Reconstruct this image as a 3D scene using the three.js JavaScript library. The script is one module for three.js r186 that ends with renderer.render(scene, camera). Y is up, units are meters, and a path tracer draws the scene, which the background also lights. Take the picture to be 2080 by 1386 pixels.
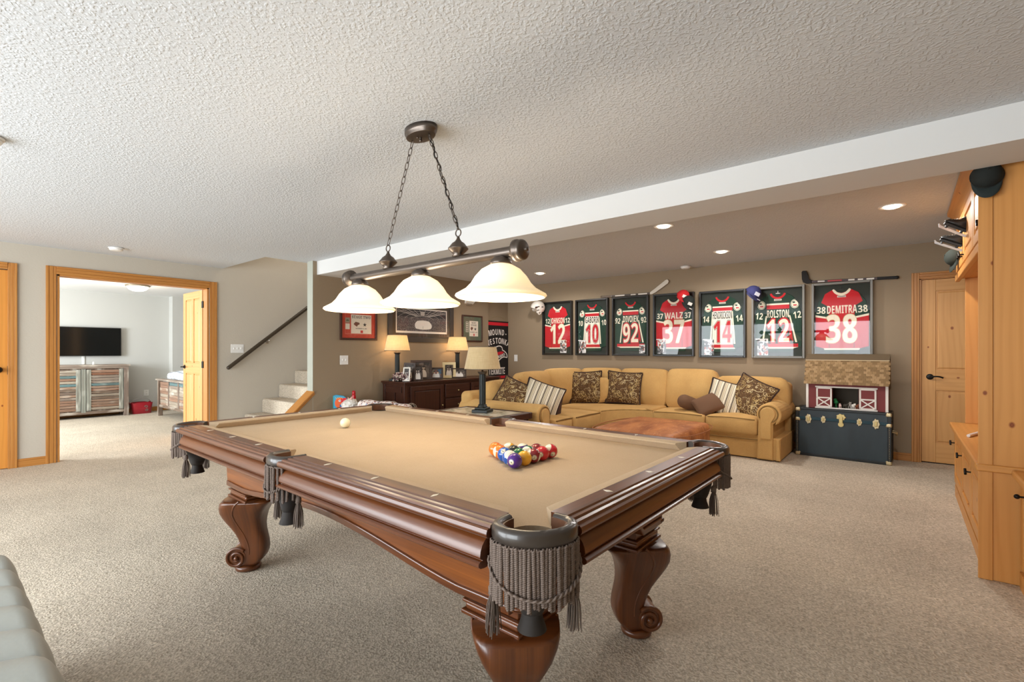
import * as THREE from 'three';
import { RoundedBoxGeometry } from 'three/addons/geometries/RoundedBoxGeometry.js';
import { mergeGeometries, mergeVertices, toCreasedNormals } from 'three/addons/utils/BufferGeometryUtils.js';
import { RectAreaLightUniformsLib } from 'three/addons/lights/RectAreaLightUniformsLib.js';

// ---------- camera, sky, large lights, exposure ----------
const scene = new THREE.Scene();
const renderer = new THREE.WebGLRenderer({ antialias: true });
renderer.toneMapping = THREE.LinearToneMapping;
renderer.toneMappingExposure = 1.0;
renderer.shadowMap.enabled = true;
RectAreaLightUniformsLib.init();
const FOCAL = 977.4, YAW = 39.17 * Math.PI / 180;
const camera = new THREE.PerspectiveCamera(2 * Math.atan(693 / FOCAL) * 180 / Math.PI, 2080 / 1386, 0.05, 100);
camera.position.set(0, 1.2, 0);
camera.lookAt(-Math.sin(YAW), 1.2, -Math.cos(YAW));
camera.setViewOffset(2080, 1386, 0, -20.6, 2080, 1386);
scene.background = new THREE.Color(0.80, 0.90, 1.0);
scene.backgroundIntensity = 3.0;
const DAY = new THREE.Color(0.91, 0.96, 1.0);
function daylight(w, h, x, y, z, tx, ty, tz, intensity, color = DAY) {          // daylight entering by one window
  const l = new THREE.RectAreaLight(color, intensity, w, h);
  l.position.set(x, y, z); l.lookAt(tx, ty, tz); scene.add(l); return l;
}
const WIN = [[-6.5, -4.75, 0.35, 2.08], [-4.6, -2.45, 0.05, 2.08], [-2.3, -0.4, 0.35, 2.08]];   // windows of the front wall: x0 x1 y0 y1
const FRONT = 2.6;
for (const [a, b, c, d] of WIN) daylight(b - a - 0.12, d - c - 0.12, (a + b) / 2, (c + d) / 2, FRONT - 0.03, (a + b) / 2, (c + d) / 2, -5, 9.6);
daylight(1.5, 1.3, -9.4, 1.35, 1.36, -9.4, 1.35, -5, 40);                        // bedroom window

// ---------- helpers ----------
function rngOf(seed) { let a = seed >>> 0; return () => { a = (a + 0x6D2B79F5) >>> 0; let t = Math.imul(a ^ (a >>> 15), 1 | a); t = (t + Math.imul(t ^ (t >>> 7), 61 | t)) ^ t; return ((t ^ (t >>> 14)) >>> 0) / 4294967296; }; }
const rnd = rngOf(7);
const taken = new Map();
function numbered(n) { const k = taken.get(n) ?? 0; taken.set(n, k + 1); return k ? n + '_' + String(k).padStart(3, '0') : n; }
const V2 = (x, y) => new THREE.Vector2(x, y), V3 = (x, y, z) => new THREE.Vector3(x, y, z);
function flat(g) { let r = g.index ? g.toNonIndexed() : g; if (!r.attributes.uv) r.setAttribute('uv', new THREE.BufferAttribute(new Float32Array(r.attributes.position.count * 2), 2)); if (!r.attributes.normal) r.computeVertexNormals(); for (const k of Object.keys(r.attributes)) if (!['position', 'normal', 'uv'].includes(k)) r.deleteAttribute(k); return r; }
function merge(...gs) { const l = gs.flat(Infinity).map(flat); return l.length === 1 ? l[0] : mergeGeometries(l); }
function uvm(g, along = 'y', ou = 0, ov = 0) {                                   // uv in metres, v along the grain
  g = flat(g); const p = g.attributes.position, n = g.attributes.normal, uv = g.attributes.uv, ax = 'xyz'.indexOf(along);
  const q = [0, 0, 0];
  for (let t = 0; t < p.count; t += 3) {
    let nx = 0, ny = 0, nz = 0;
    for (let i = t; i < t + 3; i++) { nx += Math.abs(n.getX(i)); ny += Math.abs(n.getY(i)); nz += Math.abs(n.getZ(i)); }
    const d = nx >= ny && nx >= nz ? 0 : ny >= nz ? 1 : 2, two = [0, 1, 2].filter((k) => k !== d);
    const vAxis = two.includes(ax) ? ax : two[1], uAxis = two.find((k) => k !== vAxis);
    for (let i = t; i < t + 3; i++) { q[0] = p.getX(i); q[1] = p.getY(i); q[2] = p.getZ(i); uv.setXY(i, q[uAxis] + ou, q[vAxis] + ov); }
  }
  return g;
}
function xf(g, x = 0, y = 0, z = 0, rx = 0, ry = 0, rz = 0, s = 1) { const m = new THREE.Matrix4().compose(V3(x, y, z), new THREE.Quaternion().setFromEuler(new THREE.Euler(rx, ry, rz)), Array.isArray(s) ? V3(...s) : V3(s, s, s)); const r = g.clone(); r.applyMatrix4(m); return r; }
function box(w, h, d, x = 0, y = 0, z = 0) { return new THREE.BoxGeometry(w, h, d).translate(x, y, z); }
function span(x0, x1, y0, y1, z0, z1) { return box(x1 - x0, y1 - y0, z1 - z0, (x0 + x1) / 2, (y0 + y1) / 2, (z0 + z1) / 2); }
function rbox(w, h, d, r = 0.004, x = 0, y = 0, z = 0, s = 2) { return new RoundedBoxGeometry(w, h, d, s, Math.min(r, w / 2.01, h / 2.01, d / 2.01)).translate(x, y, z); }
function rspan(x0, x1, y0, y1, z0, z1, r = 0.004, s = 1) { return rbox(x1 - x0, y1 - y0, z1 - z0, r, (x0 + x1) / 2, (y0 + y1) / 2, (z0 + z1) / 2, s); }
function cyl(r0, r1, h, n = 20, x = 0, y = 0, z = 0) { return new THREE.CylinderGeometry(r0, r1, h, n).translate(x, y, z); }
function ball(r, x = 0, y = 0, z = 0, a = 20, b = 14) { return new THREE.SphereGeometry(r, a, b).translate(x, y, z); }
function lathe(pts, n = 32) { return new THREE.LatheGeometry(pts.map((p) => V2(p[0], p[1])), n); }
function tube(pts, r, n = 24, k = 8, closed = false) { return new THREE.TubeGeometry(new THREE.CatmullRomCurve3(pts.map((p) => V3(...p)), closed), n, r, k, closed); }
function bar(a, b, r, k = 8) { const d = V3(...b).sub(V3(...a)), g = new THREE.CylinderGeometry(r, r, d.length(), k); g.applyQuaternion(new THREE.Quaternion().setFromUnitVectors(V3(0, 1, 0), d.clone().normalize())); return g.translate((a[0] + b[0]) / 2, (a[1] + b[1]) / 2, (a[2] + b[2]) / 2); }
function poly(pts, depth, bevel = 0, holes = [], seg = 2) {                      // outline in x-y, thick along z, centred
  const s = new THREE.Shape(pts.map((p) => V2(p[0], p[1])));
  for (const h of holes) s.holes.push(new THREE.Path(h.map((p) => V2(p[0], p[1]))));
  const g = new THREE.ExtrudeGeometry(s, { depth: Math.max(depth - 2 * bevel, 1e-4), bevelEnabled: bevel > 0, bevelSize: bevel, bevelThickness: bevel, bevelOffset: -bevel, bevelSegments: seg, curveSegments: 8 });
  return g.translate(0, 0, -Math.max(depth - 2 * bevel, 1e-4) / 2);
}
function slabXZ(pts, y0, y1, bevel = 0, seg = 2) { return poly(pts.map(([x, z]) => [x, -z]), y1 - y0, bevel, [], seg).rotateX(-Math.PI / 2).translate(0, (y0 + y1) / 2, 0); }   // outline in x-z
function prism(profile, s0, s1, map, crease = 0.6) {                             // profile [d,y], ends given by s0(d), s1(d); map(s,y,d) -> [x,y,z]
  const P = [], n = profile.length, A = profile.map(([d, y]) => map(s0(d), y, d)), B = profile.map(([d, y]) => map(s1(d), y, d));
  for (let i = 0; i < n; i++) { const j = (i + 1) % n; P.push(...A[i], ...B[i], ...B[j], ...A[i], ...B[j], ...A[j]); }
  for (const t of THREE.ShapeUtils.triangulateShape(profile.map((p) => V2(p[0], p[1])), [])) { P.push(...A[t[0]], ...A[t[1]], ...A[t[2]], ...B[t[0]], ...B[t[2]], ...B[t[1]]); }
  let g = new THREE.BufferGeometry(); g.setAttribute('position', new THREE.BufferAttribute(new Float32Array(P), 3));
  return toCreasedNormals(g, crease);
}
function sweep(path, section, crease = 0.9) {                                    // path [x,z] open, section [outward,y] closed; outward is to the left of travel
  const P = [], m = path.length, k = section.length, ring = [];
  for (let i = 0; i < m; i++) {
    const a = path[Math.max(i - 1, 0)], b = path[Math.min(i + 1, m - 1)]; let tx = b[0] - a[0], tz = b[1] - a[1]; const l = Math.hypot(tx, tz); tx /= l; tz /= l;
    ring.push(section.map(([o, y]) => [path[i][0] + tz * o, y, path[i][1] - tx * o]));
  }
  for (let i = 0; i < m - 1; i++) for (let j = 0; j < k; j++) { const a = ring[i][j], b = ring[i + 1][j], c = ring[i + 1][(j + 1) % k], d = ring[i][(j + 1) % k]; P.push(...a, ...b, ...c, ...a, ...c, ...d); }
  const tri = THREE.ShapeUtils.triangulateShape(section.map((p) => V2(p[0], p[1])), []);
  for (const [r, f] of [[ring[0], 1], [ring[m - 1], 0]]) for (const t of tri) P.push(...r[t[0]], ...r[t[f ? 2 : 1]], ...r[t[f ? 1 : 2]]);
  const g = new THREE.BufferGeometry(); g.setAttribute('position', new THREE.BufferAttribute(new Float32Array(P), 3));
  return toCreasedNormals(g, crease);
}
function loft(rings, closeEnds = true) {                                         // rings of [x,y,z] with equal counts
  const P = [], I = [], k = rings[0].length; rings.forEach((r) => r.forEach((p) => P.push(...p)));
  for (let i = 0; i < rings.length - 1; i++) for (let j = 0; j < k; j++) { const a = i * k + j, b = i * k + (j + 1) % k, c = a + k, d = b + k; I.push(a, c, b, b, c, d); }
  if (closeEnds) for (const [e, f] of [[0, 1], [rings.length - 1, 0]]) { const c = P.length / 3, r = rings[e]; const m = [0, 1, 2].map((q) => r.reduce((s, p) => s + p[q], 0) / k); P.push(...m); for (let j = 0; j < k; j++) { const a = e * k + j, b = e * k + (j + 1) % k; f ? I.push(c, a, b) : I.push(c, b, a); } }
  const g = new THREE.BufferGeometry(); g.setAttribute('position', new THREE.BufferAttribute(new Float32Array(P), 3)); g.setIndex(I); g.computeVertexNormals(); return g;
}
function cushionGeo(w, h, d, r = 0.05, crown = 0.03, seg = 14, side = 0.012) {   // plump upholstery block
  const g = mergeVertices((() => { const b = new THREE.BoxGeometry(w, h, d, seg, 6, seg); b.deleteAttribute('uv'); b.deleteAttribute('normal'); return b; })());
  const p = g.attributes.position, hx = w / 2 - r, hy = h / 2 - r, hz = d / 2 - r, v = V3(0, 0, 0), c = V3(0, 0, 0);
  for (let i = 0; i < p.count; i++) {
    v.fromBufferAttribute(p, i); c.set(Math.max(-hx, Math.min(hx, v.x)), Math.max(-hy, Math.min(hy, v.y)), Math.max(-hz, Math.min(hz, v.z)));
    const o = v.clone().sub(c); if (o.length() > 1e-6) { o.normalize().multiplyScalar(r); v.copy(c).add(o); }
    const ux = 2 * v.x / w, uy = 2 * v.y / h, uz = 2 * v.z / d;
    v.y += Math.sign(v.y) * crown * (1 - ux * ux) * (1 - uz * uz); v.x += Math.sign(ux) * side * Math.abs(ux) ** 4 * (1 - uy * uy) * (1 - uz * uz); v.z += Math.sign(uz) * side * Math.abs(uz) ** 4 * (1 - uy * uy) * (1 - ux * ux);
    p.setXYZ(i, v.x, v.y, v.z);
  }
  g.computeVertexNormals(); return g;
}
function pillowGeo(w, h, t, seg = 14, seed = 1) {                                // throw pillow standing in x-y, plump along z, uv 0..1
  const P = [], UV = [], I = [], R = rngOf(seed), f = [R() * 6, R() * 6, R() * 6];
  for (const s of [1, -1]) for (let j = 0; j <= seg; j++) for (let i = 0; i <= seg; i++) {
    const u = i / seg * 2 - 1, v = j / seg * 2 - 1, k = 1 - 0.07 * (1 - v * v) * Math.abs(u) ** 3, m = 1 - 0.07 * (1 - u * u) * Math.abs(v) ** 3;
    const e = Math.max(0, (1 - u * u) * (1 - v * v)), z = s * t / 2 * Math.pow(e, 0.42) * (1 + 0.06 * Math.sin(u * 3 + f[0]) * Math.sin(v * 4 + f[1]));
    P.push(u * w / 2 * k, v * h / 2 * m, z); UV.push((u + 1) / 2, (v + 1) / 2);
  }
  const n = (seg + 1) * (seg + 1);
  for (let s = 0; s < 2; s++) for (let j = 0; j < seg; j++) for (let i = 0; i < seg; i++) { const a = s * n + j * (seg + 1) + i, b = a + 1, c = a + seg + 1, d = c + 1; s ? I.push(a, c, b, b, c, d) : I.push(a, b, c, b, d, c); }
  const g = new THREE.BufferGeometry(); g.setAttribute('position', new THREE.BufferAttribute(new Float32Array(P), 3)); g.setAttribute('uv', new THREE.BufferAttribute(new Float32Array(UV), 2)); g.setIndex(I); g.computeVertexNormals(); return g;
}
function pillowEdge(w, h, r) { const pts = []; const n = 10; for (const [ax, s] of [[0, -1], [1, 1], [2, 1], [3, -1]]) for (let i = 0; i < n; i++) { const q = i / n * 2 - 1; let u, v; if (ax === 0) [u, v] = [q, -1]; if (ax === 1) [u, v] = [1, q]; if (ax === 2) [u, v] = [-q, 1]; if (ax === 3) [u, v] = [-1, -q]; pts.push([u * w / 2 * (1 - 0.07 * (1 - v * v) * Math.abs(u) ** 3), v * h / 2 * (1 - 0.07 * (1 - u * u) * Math.abs(v) ** 3), 0]); } return tube(pts, r, 80, 6, true); }
function add(name, g, m, parent) { const o = new THREE.Mesh(g, m); o.name = parent ? name : numbered(name); o.castShadow = o.receiveShadow = true; (parent ?? scene).add(o); return o; }
function tag(o, label, category, group) { o.userData.label = label; o.userData.category = category; if (group) o.userData.group = group; return o; }
function thing(name, label, category, x = 0, y = 0, z = 0, ry = 0, group) { const o = new THREE.Group(); o.name = numbered(name); o.position.set(x, y, z); o.rotation.y = ry; scene.add(o); return tag(o, label, category, group); }
function struct(name, g, m) { const o = add(name, g, m); o.userData.kind = 'structure'; return o; }
function structGroup(name, x = 0, y = 0, z = 0, ry = 0) { const o = new THREE.Group(); o.name = numbered(name); o.position.set(x, y, z); o.rotation.y = ry; o.userData.kind = 'structure'; scene.add(o); return o; }
function group(name, parent, x = 0, y = 0, z = 0) { const o = new THREE.Group(); o.name = name; o.position.set(x, y, z); parent.add(o); return o; }
function lamp(parent, x, y, z, intensity, color = 0xffd9a0, radius = 1.5) { const l = new THREE.PointLight(color, intensity); l.position.set(x, y, z); l.castShadow = true; l.shadow.radius = radius; parent.add(l); return l; }

// ---------- textures ----------
const PERM = (() => { const r = rngOf(11), a = Array.from({ length: 4096 }, () => r()); return a; })();
function vn(x, y, px, py, s = 0) {                                               // periodic value noise
  const x0 = Math.floor(x), y0 = Math.floor(y), fx = x - x0, fy = y - y0, sx = fx * fx * (3 - 2 * fx), sy = fy * fy * (3 - 2 * fy);
  const h = (i, j) => PERM[(((i % px + px) % px) * 131 + ((j % py + py) % py) * 977 + s * 313) & 4095];
  const a = h(x0, y0), b = h(x0 + 1, y0), c = h(x0, y0 + 1), d = h(x0 + 1, y0 + 1);
  return a + (b - a) * sx + (c - a) * sy + (a - b - c + d) * sx * sy;
}
function fbm(u, v, fx, fy, oct = 4, s = 0) { let t = 0, a = 0.5, n = 0; for (let i = 0; i < oct; i++) { t += a * vn(u * fx, v * fy, fx, fy, s + i); n += a; a *= 0.5; fx *= 2; fy *= 2; } return t / n; }
function tex(w, h, fn, { srgb = true, rep = [1, 1] } = {}) {                     // fn(u,v) -> [r,g,b] 0..1
  const d = new Uint8Array(w * h * 4);
  for (let j = 0; j < h; j++) for (let i = 0; i < w; i++) { const c = fn((i + 0.5) / w, (j + 0.5) / h), k = (j * w + i) * 4; d[k] = Math.max(0, Math.min(255, c[0] * 255)); d[k + 1] = Math.max(0, Math.min(255, c[1] * 255)); d[k + 2] = Math.max(0, Math.min(255, c[2] * 255)); d[k + 3] = 255; }
  const t = new THREE.DataTexture(d, w, h, THREE.RGBAFormat); t.wrapS = t.wrapT = THREE.RepeatWrapping; t.magFilter = THREE.LinearFilter; t.minFilter = THREE.LinearMipmapLinearFilter; t.generateMipmaps = true;
  if (srgb) t.colorSpace = THREE.SRGBColorSpace; t.repeat.set(...rep); t.needsUpdate = true; return t;
}
function canvasTex(w, h, draw) { const c = document.createElement('canvas'); c.width = w; c.height = h; const x = c.getContext('2d'); draw(x, w, h); const t = new THREE.CanvasTexture(c); t.colorSpace = THREE.SRGBColorSpace; t.wrapS = t.wrapT = THREE.RepeatWrapping; return t; }
const hex = (h) => [(h >> 16 & 255) / 255, (h >> 8 & 255) / 255, (h & 255) / 255];
const mix = (a, b, t) => { t = Math.max(0, Math.min(1, t)); return [a[0] + (b[0] - a[0]) * t, a[1] + (b[1] - a[1]) * t, a[2] + (b[2] - a[2]) * t]; };
const std = (o) => new THREE.MeshStandardMaterial(o), phys = (o) => new THREE.MeshPhysicalMaterial(o);
const rep = (t, x, y) => { t.repeat.set(x, y); return t; };

const stipple = tex(1024, 1024, (u, v) => { const a = fbm(u, v, 140, 140, 2, 3), b = fbm(u, v, 300, 300, 1, 9); const c = Math.max(0, (a - 0.47) * 4.2); const q = Math.min(1, c) * 0.8 + b * 0.25; return [q, q, q]; }, { srgb: false, rep: [0.8, 0.8] });
const orange = tex(512, 512, (u, v) => { const q = fbm(u, v, 60, 60, 3, 5); return [q, q, q]; }, { srgb: false, rep: [1.6, 1.6] });
const carpetC = tex(1024, 1024, (u, v) => { const a = vn(u * 260, v * 260, 260, 260, 1), b = vn(u * 140, v * 140, 140, 140, 2), c = fbm(u, v, 5, 5, 3, 4); const k = (a * 0.6 + b * 0.4 - 0.5) * 0.5 + (c - 0.5) * 0.10; return [0.755 + k * 0.60, 0.705 + k * 0.58, 0.63 + k * 0.56]; }, { rep: [0.8, 0.8] });
const carpetB = tex(1024, 1024, (u, v) => { const a = vn(u * 260, v * 260, 260, 260, 1), b = vn(u * 140, v * 140, 140, 140, 2); const q = a * 0.6 + b * 0.4; return [q, q, q]; }, { srgb: false, rep: [0.8, 0.8] });
function woodTex(w, h, light, dark, knotC, { knots = [], warp = 0.035, freq = 26, boards = 0, seed = 0, streak = 0.35, board = 0.16, ringAmt = 0.3 } = {}) {
  const L = hex(light), D = hex(dark), K = hex(knotC), asp = h / w;
  return tex(w, h, (u, v) => {
    let uu = u + (fbm(u, v, 4, 3, 3, seed) - 0.5) * warp * 2, kd = 9, near = 0;
    for (const [kx, ky, r] of knots) { let dx = u - kx, dy = (v - ky) * asp; dx -= Math.round(dx); dy -= Math.round(dy / asp) * asp; const d = Math.hypot(dx, dy * 0.72) / r; if (d < kd) kd = d; uu += Math.sign(dx || 1) * 0.028 * (r / 0.02) * Math.exp(-(d * d) / 7) * Math.exp(-Math.abs(dx) / 0.09); }
    const ring = 0.5 + 0.5 * Math.sin((uu * freq + fbm(u, v, 6, 2, 2, seed + 3) * 1.6) * Math.PI * 2);
    let t = Math.pow(ring, 2.2) * ringAmt + fbm(u, v, 130, 3, 2, seed + 7) * streak + (fbm(u, v, 3, 2, 2, seed + 8) - 0.5) * 0.35;
    if (boards) t += (PERM[(Math.floor(u * boards) * 37 + seed) & 4095] - 0.5) * board * 2;
    let c = mix(L, D, t * 0.75);
    if (kd < 3) { const q = kd < 1 ? 0.95 - 0.25 * Math.sin(kd * 9) : Math.max(0, 0.9 * (1.55 - kd)); c = mix(c, K, q); }
    return c;
  });
}
const pineTex = woodTex(1024, 2048, 0xdfba88, 0xc49a60, 0x84491e, { knots: [[0.13, 0.08, 0.007], [0.42, 0.21, 0.010], [0.77, 0.13, 0.006], [0.24, 0.37, 0.006], [0.62, 0.46, 0.009], [0.9, 0.55, 0.006], [0.36, 0.63, 0.011], [0.1, 0.74, 0.007], [0.7, 0.82, 0.008], [0.52, 0.93, 0.007]], boards: 9, seed: 21, freq: 22, board: 0.13 });
const trimTex = woodTex(512, 1024, 0xd49a52, 0xa86628, 0x6a3a18, { seed: 41, freq: 12, warp: 0.02 });
const cherryTex = woodTex(512, 1024, 0x96602f, 0x4e2a12, 0x2a1208, { seed: 61, freq: 9, warp: 0.03, streak: 0.6 });
const darkTex = woodTex(512, 1024, 0x4a281a, 0x26110b, 0x1a0a06, { seed: 81, freq: 11, warp: 0.03, streak: 0.6 });
for (const t of [pineTex]) t.repeat.set(1, 0.5);
for (const t of [trimTex, cherryTex, darkTex]) t.repeat.set(2, 1);
const feltTex = tex(512, 512, (u, v) => { const k = (vn(u * 220, v * 220, 220, 220, 1) - 0.5) * 0.03 + (fbm(u, v, 4, 4, 3, 6) - 0.5) * 0.03; return [0.74 + k, 0.65 + k, 0.535 + k]; }, { rep: [2, 2] });
const linenB = tex(512, 512, (u, v) => { const q = 0.5 + 0.25 * Math.sin(u * 128 * Math.PI * 2) + 0.25 * Math.sin(v * 128 * Math.PI * 2) + (fbm(u, v, 40, 40, 2, 8) - 0.5) * 0.6; return [q, q, q]; }, { srgb: false, rep: [4, 4] });
const sofaTex = tex(512, 512, (u, v) => { const k = (fbm(u, v, 5, 5, 4, 12) - 0.5) * 0.10 + (vn(u * 200, v * 200, 200, 200, 3) - 0.5) * 0.03; return [0.80 + k, 0.635 + k, 0.39 + k * 0.8]; }, { rep: [1, 1] });
const leatherTex = tex(512, 512, (u, v) => { const a = fbm(u, v, 5, 9, 5, 31), b = Math.abs(fbm(u, v, 7, 16, 4, 35) - 0.5) * 2; let c = mix(hex(0x8a4d28), hex(0xc07c46), a * 1.5 - 0.3); return mix(hex(0xd49a66), c, Math.min(1, b * 7 + 0.45)); }, { rep: [1.2, 1.2] });
const leatherB = tex(512, 512, (u, v) => { const b = Math.abs(fbm(u, v, 7, 16, 4, 35) - 0.5) * 2, q = 0.4 + b * 0.6 + (fbm(u, v, 90, 90, 2, 2) - 0.5) * 0.3; return [q, q, q]; }, { srgb: false, rep: [1.2, 1.2] });
const burlapTex = tex(512, 512, (u, v) => { const th = (q, s) => 0.5 + 0.5 * Math.sin(q * 90 * Math.PI * 2), a = th(u) * (0.6 + 0.8 * vn(u * 90, v * 7, 90, 7, 3)), b = th(v) * (0.6 + 0.8 * vn(u * 7, v * 90, 7, 90, 5)); const k = (a + b) * 0.5; return mix(hex(0xc4ab7c), hex(0xf3e4c2), k * 0.85 + 0.1); }, { rep: [3, 1] });

// ---------- materials ----------
const M = {
  ceiling: std({ color: 0xcdd1d5, roughness: 0.95, bumpMap: stipple, bumpScale: 0.0015 }),
  beam: std({ color: 0xd6d6d4, roughness: 0.8 }),
  greige: std({ color: 0xbdb5a7, roughness: 0.85, bumpMap: orange, bumpScale: 0.0006 }),
  taupe: std({ color: 0x95836b, roughness: 0.85, bumpMap: orange, bumpScale: 0.0006 }),
  cool: std({ color: 0xc6c6c1, roughness: 0.85 }),
  carpet: std({ color: 0xffffff, map: carpetC, roughness: 1, bumpMap: carpetB, bumpScale: 0.0035, vertexColors: true }),
  stairCarpet: std({ color: 0xffffff, map: carpetC, roughness: 1, bumpMap: carpetB, bumpScale: 0.004 }),
  pine: std({ color: 0xf0cc98, map: pineTex, roughness: 0.42 }),
  pineDoor: std({ color: 0xf3dab6, map: pineTex, roughness: 0.45 }),
  amberDoor: std({ color: 0xf4c678, map: pineTex, roughness: 0.45 }),
  trim: std({ color: 0xe4dacb, map: trimTex, roughness: 0.42 }),
  cherry: phys({ color: 0xbca494, map: cherryTex, roughness: 0.34, clearcoat: 0.35, clearcoatRoughness: 0.22 }),
  cherryLight: phys({ color: 0xeccf94, map: cherryTex, roughness: 0.36, clearcoat: 0.3, clearcoatRoughness: 0.25 }),
  darkWood: std({ color: 0xffffff, map: darkTex, roughness: 0.38 }),
  felt: std({ color: 0xffffff, map: feltTex, roughness: 1 }),
  bronze: std({ color: 0x675d55, metalness: 0.85, roughness: 0.34 }),
  black: std({ color: 0x141414, roughness: 0.5 }),
  blackMetal: std({ color: 0x1b1815, metalness: 0.6, roughness: 0.4 }),
  white: std({ color: 0xe9e8e4, roughness: 0.45 }),
  brass: std({ color: 0xc9b47c, metalness: 0.9, roughness: 0.32 }),
  chrome: std({ color: 0xd8d8d8, metalness: 1, roughness: 0.15 }),
  sofa: std({ color: 0xffffff, map: sofaTex, roughness: 0.95, bumpMap: linenB, bumpScale: 0.0006 }),
  piping: std({ color: 0x8a6a3a, roughness: 0.9 }),
  leather: std({ color: 0xffffff, map: leatherTex, roughness: 0.5, bumpMap: leatherB, bumpScale: 0.0025 }),
  greyLeather: std({ color: 0x9a9b94, roughness: 0.42, bumpMap: leatherB, bumpScale: 0.0008 }),
  pocketLeather: phys({ color: 0x3a322c, roughness: 0.32, clearcoat: 0.3 }),
  liner: std({ color: 0x6b4630, roughness: 0.45 }),
  cord: std({ color: 0x6f6056, roughness: 0.85 }),
  thread: std({ color: 0x6e6056, roughness: 0.9 }),
  net: std({ color: 0x2a2420, roughness: 0.8 }),
  glass: phys({ color: 0xffffff, transmission: 1, thickness: 0, roughness: 0.01, ior: 1.45 }),
  frameBlack: std({ color: 0x1c1a18, roughness: 0.3 }),
  pearl: std({ color: 0xf3ead6, roughness: 0.25 }),
};
// ---------- structure ----------
const LW = -7.086, BW = -6.811, TW = -5.62, RW = 1.05, CE = 2.31, CB = 2.365, WT = 0.14;   // wall faces and ceilings
{ // floor: one carpet through the family room and the bedroom
  const g = new THREE.PlaneGeometry(14.5, 11, 145, 110); g.rotateX(-Math.PI / 2); g.translate(-5.2, 0, -2.2);
  const p = g.attributes.position, c = new Float32Array(p.count * 3), uv = g.attributes.uv;
  for (let i = 0; i < p.count; i++) { const x = p.getX(i), z = p.getZ(i), k = 0.96 + (fbm((x + 20) / 40, (z + 20) / 40, 52, 52, 3, 77) - 0.5) * 0.30; c[i * 3] = c[i * 3 + 1] = c[i * 3 + 2] = k; uv.setXY(i, x, z); }
  g.setAttribute('color', new THREE.BufferAttribute(c, 3));
  struct('floor', g, M.carpet);
  struct('floor', span(-12.4, 2.0, -0.2, -0.012, -7.7, 3.2), M.beam);
}
const wall = (name, m, ...spans) => struct(name, uvm(merge(spans.map((s) => span(...s)))), m);
// front part of the left wall, the two door openings left free, and the stairwell wall above the ceiling
wall('wall_left', M.greige, [LW - WT, LW, 0, CE, 0.24, FRONT + WT], [LW - WT, LW, 0, CE, -0.925, -0.575], [LW - WT, LW, 2.035, CE, -0.575, 0.24], [LW - WT, LW, 2.035, CE, -2.386, -0.925],
  [LW - WT, LW, 0, 3.7, -6.95, -2.386], [LW - WT, LW, CE, 3.7, -2.557, -2.386]);
wall('wall_stairwell', M.greige, [LW, TW - 0.13, 0, 3.7, -6.95, -6.6], [-5.83, TW - 0.14, CE + 0.01, 3.7, -6.6, -2.557], [LW, TW, CE + 0.2, 3.7, -2.6, -2.5]);
wall('ceiling_stairwell', M.beam, [LW - WT, TW, 3.7, 3.8, -6.95, -2.45]);
// wall of the family room beside the stairs, stepping back a little before the corner, with a painted end
wall('wall_side', M.taupe, [TW - 0.13, TW, 0, CB + 0.1, -6.245, -3.034], [TW - 0.13, TW - 0.03, 0, CB + 0.1, -6.95, -6.245]);
wall('trim_1', std({ color: 0xa6a89c, roughness: 0.8 }), [TW - 0.13, TW, 0, CE, -3.034, -3.03]);
wall('wall_back', M.taupe, [TW - 0.1, 0.13, 0, CB + 0.1, BW - WT, BW], [0.13, 0.89, 1.985, CB + 0.1, BW - WT, BW], [0.89, RW + WT, 0, CB + 0.1, BW - WT, BW]);
wall('wall_closet', M.beam, [0.0, 1.1, 0, 2.2, BW - WT - 0.12, BW - WT], [LW - WT - 0.06, LW - WT, 0, 2.2, -0.62, 0.3]);
wall('wall_right', M.taupe, [RW, RW + WT, 0, CB + 0.1, BW, FRONT + WT]);
{ const s = []; let x = LW - WT; for (const [a, b, c, d] of WIN) { s.push([x, a, 0, CE, FRONT, FRONT + WT], [a, b, d, CE, FRONT, FRONT + WT]); if (c > 0.1) s.push([a, b, 0, c, FRONT, FRONT + WT]); x = b; } s.push([x, RW + WT, 0, CE, FRONT, FRONT + WT]); wall('wall_front', M.greige, ...s); }
WIN.forEach(([a, b, c, d], i) => {                                               // windows and the patio door behind the camera
  const w = structGroup('window_' + (i + 1)), m = M.white, z = FRONT + 0.06, t = 0.06;
  add('window_frame', merge(span(a, a + t, c, d, z - 0.04, z + 0.04), span(b - t, b, c, d, z - 0.04, z + 0.04), span(a, b, c, c + t, z - 0.04, z + 0.04), span(a, b, d - t, d, z - 0.04, z + 0.04), span((a + b) / 2 - 0.04, (a + b) / 2 + 0.04, c, d, z - 0.03, z + 0.03)), m, w);
  add('pane', span(a + t, (a + b) / 2 - 0.04, c + t, d - t, z - 0.003, z + 0.003), M.glass, w); add('pane', span((a + b) / 2 + 0.04, b - t, c + t, d - t, z - 0.003, z + 0.003), M.glass, w);
});
wall('ceiling', M.ceiling, [LW - WT, RW + WT, CE, CE + 0.2, -2.557, FRONT + WT], [-5.83, RW + WT, CE, CE + 0.2, -3.12, -2.557]);
wall('ceiling_back', M.ceiling, [TW - 0.13, RW + WT, CB, CB + 0.2, BW - WT, -3.12]);
wall('ceiling_beam', M.beam, [TW, RW, 2.143, CB + 0.05, -3.45, -3.086]);
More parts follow.
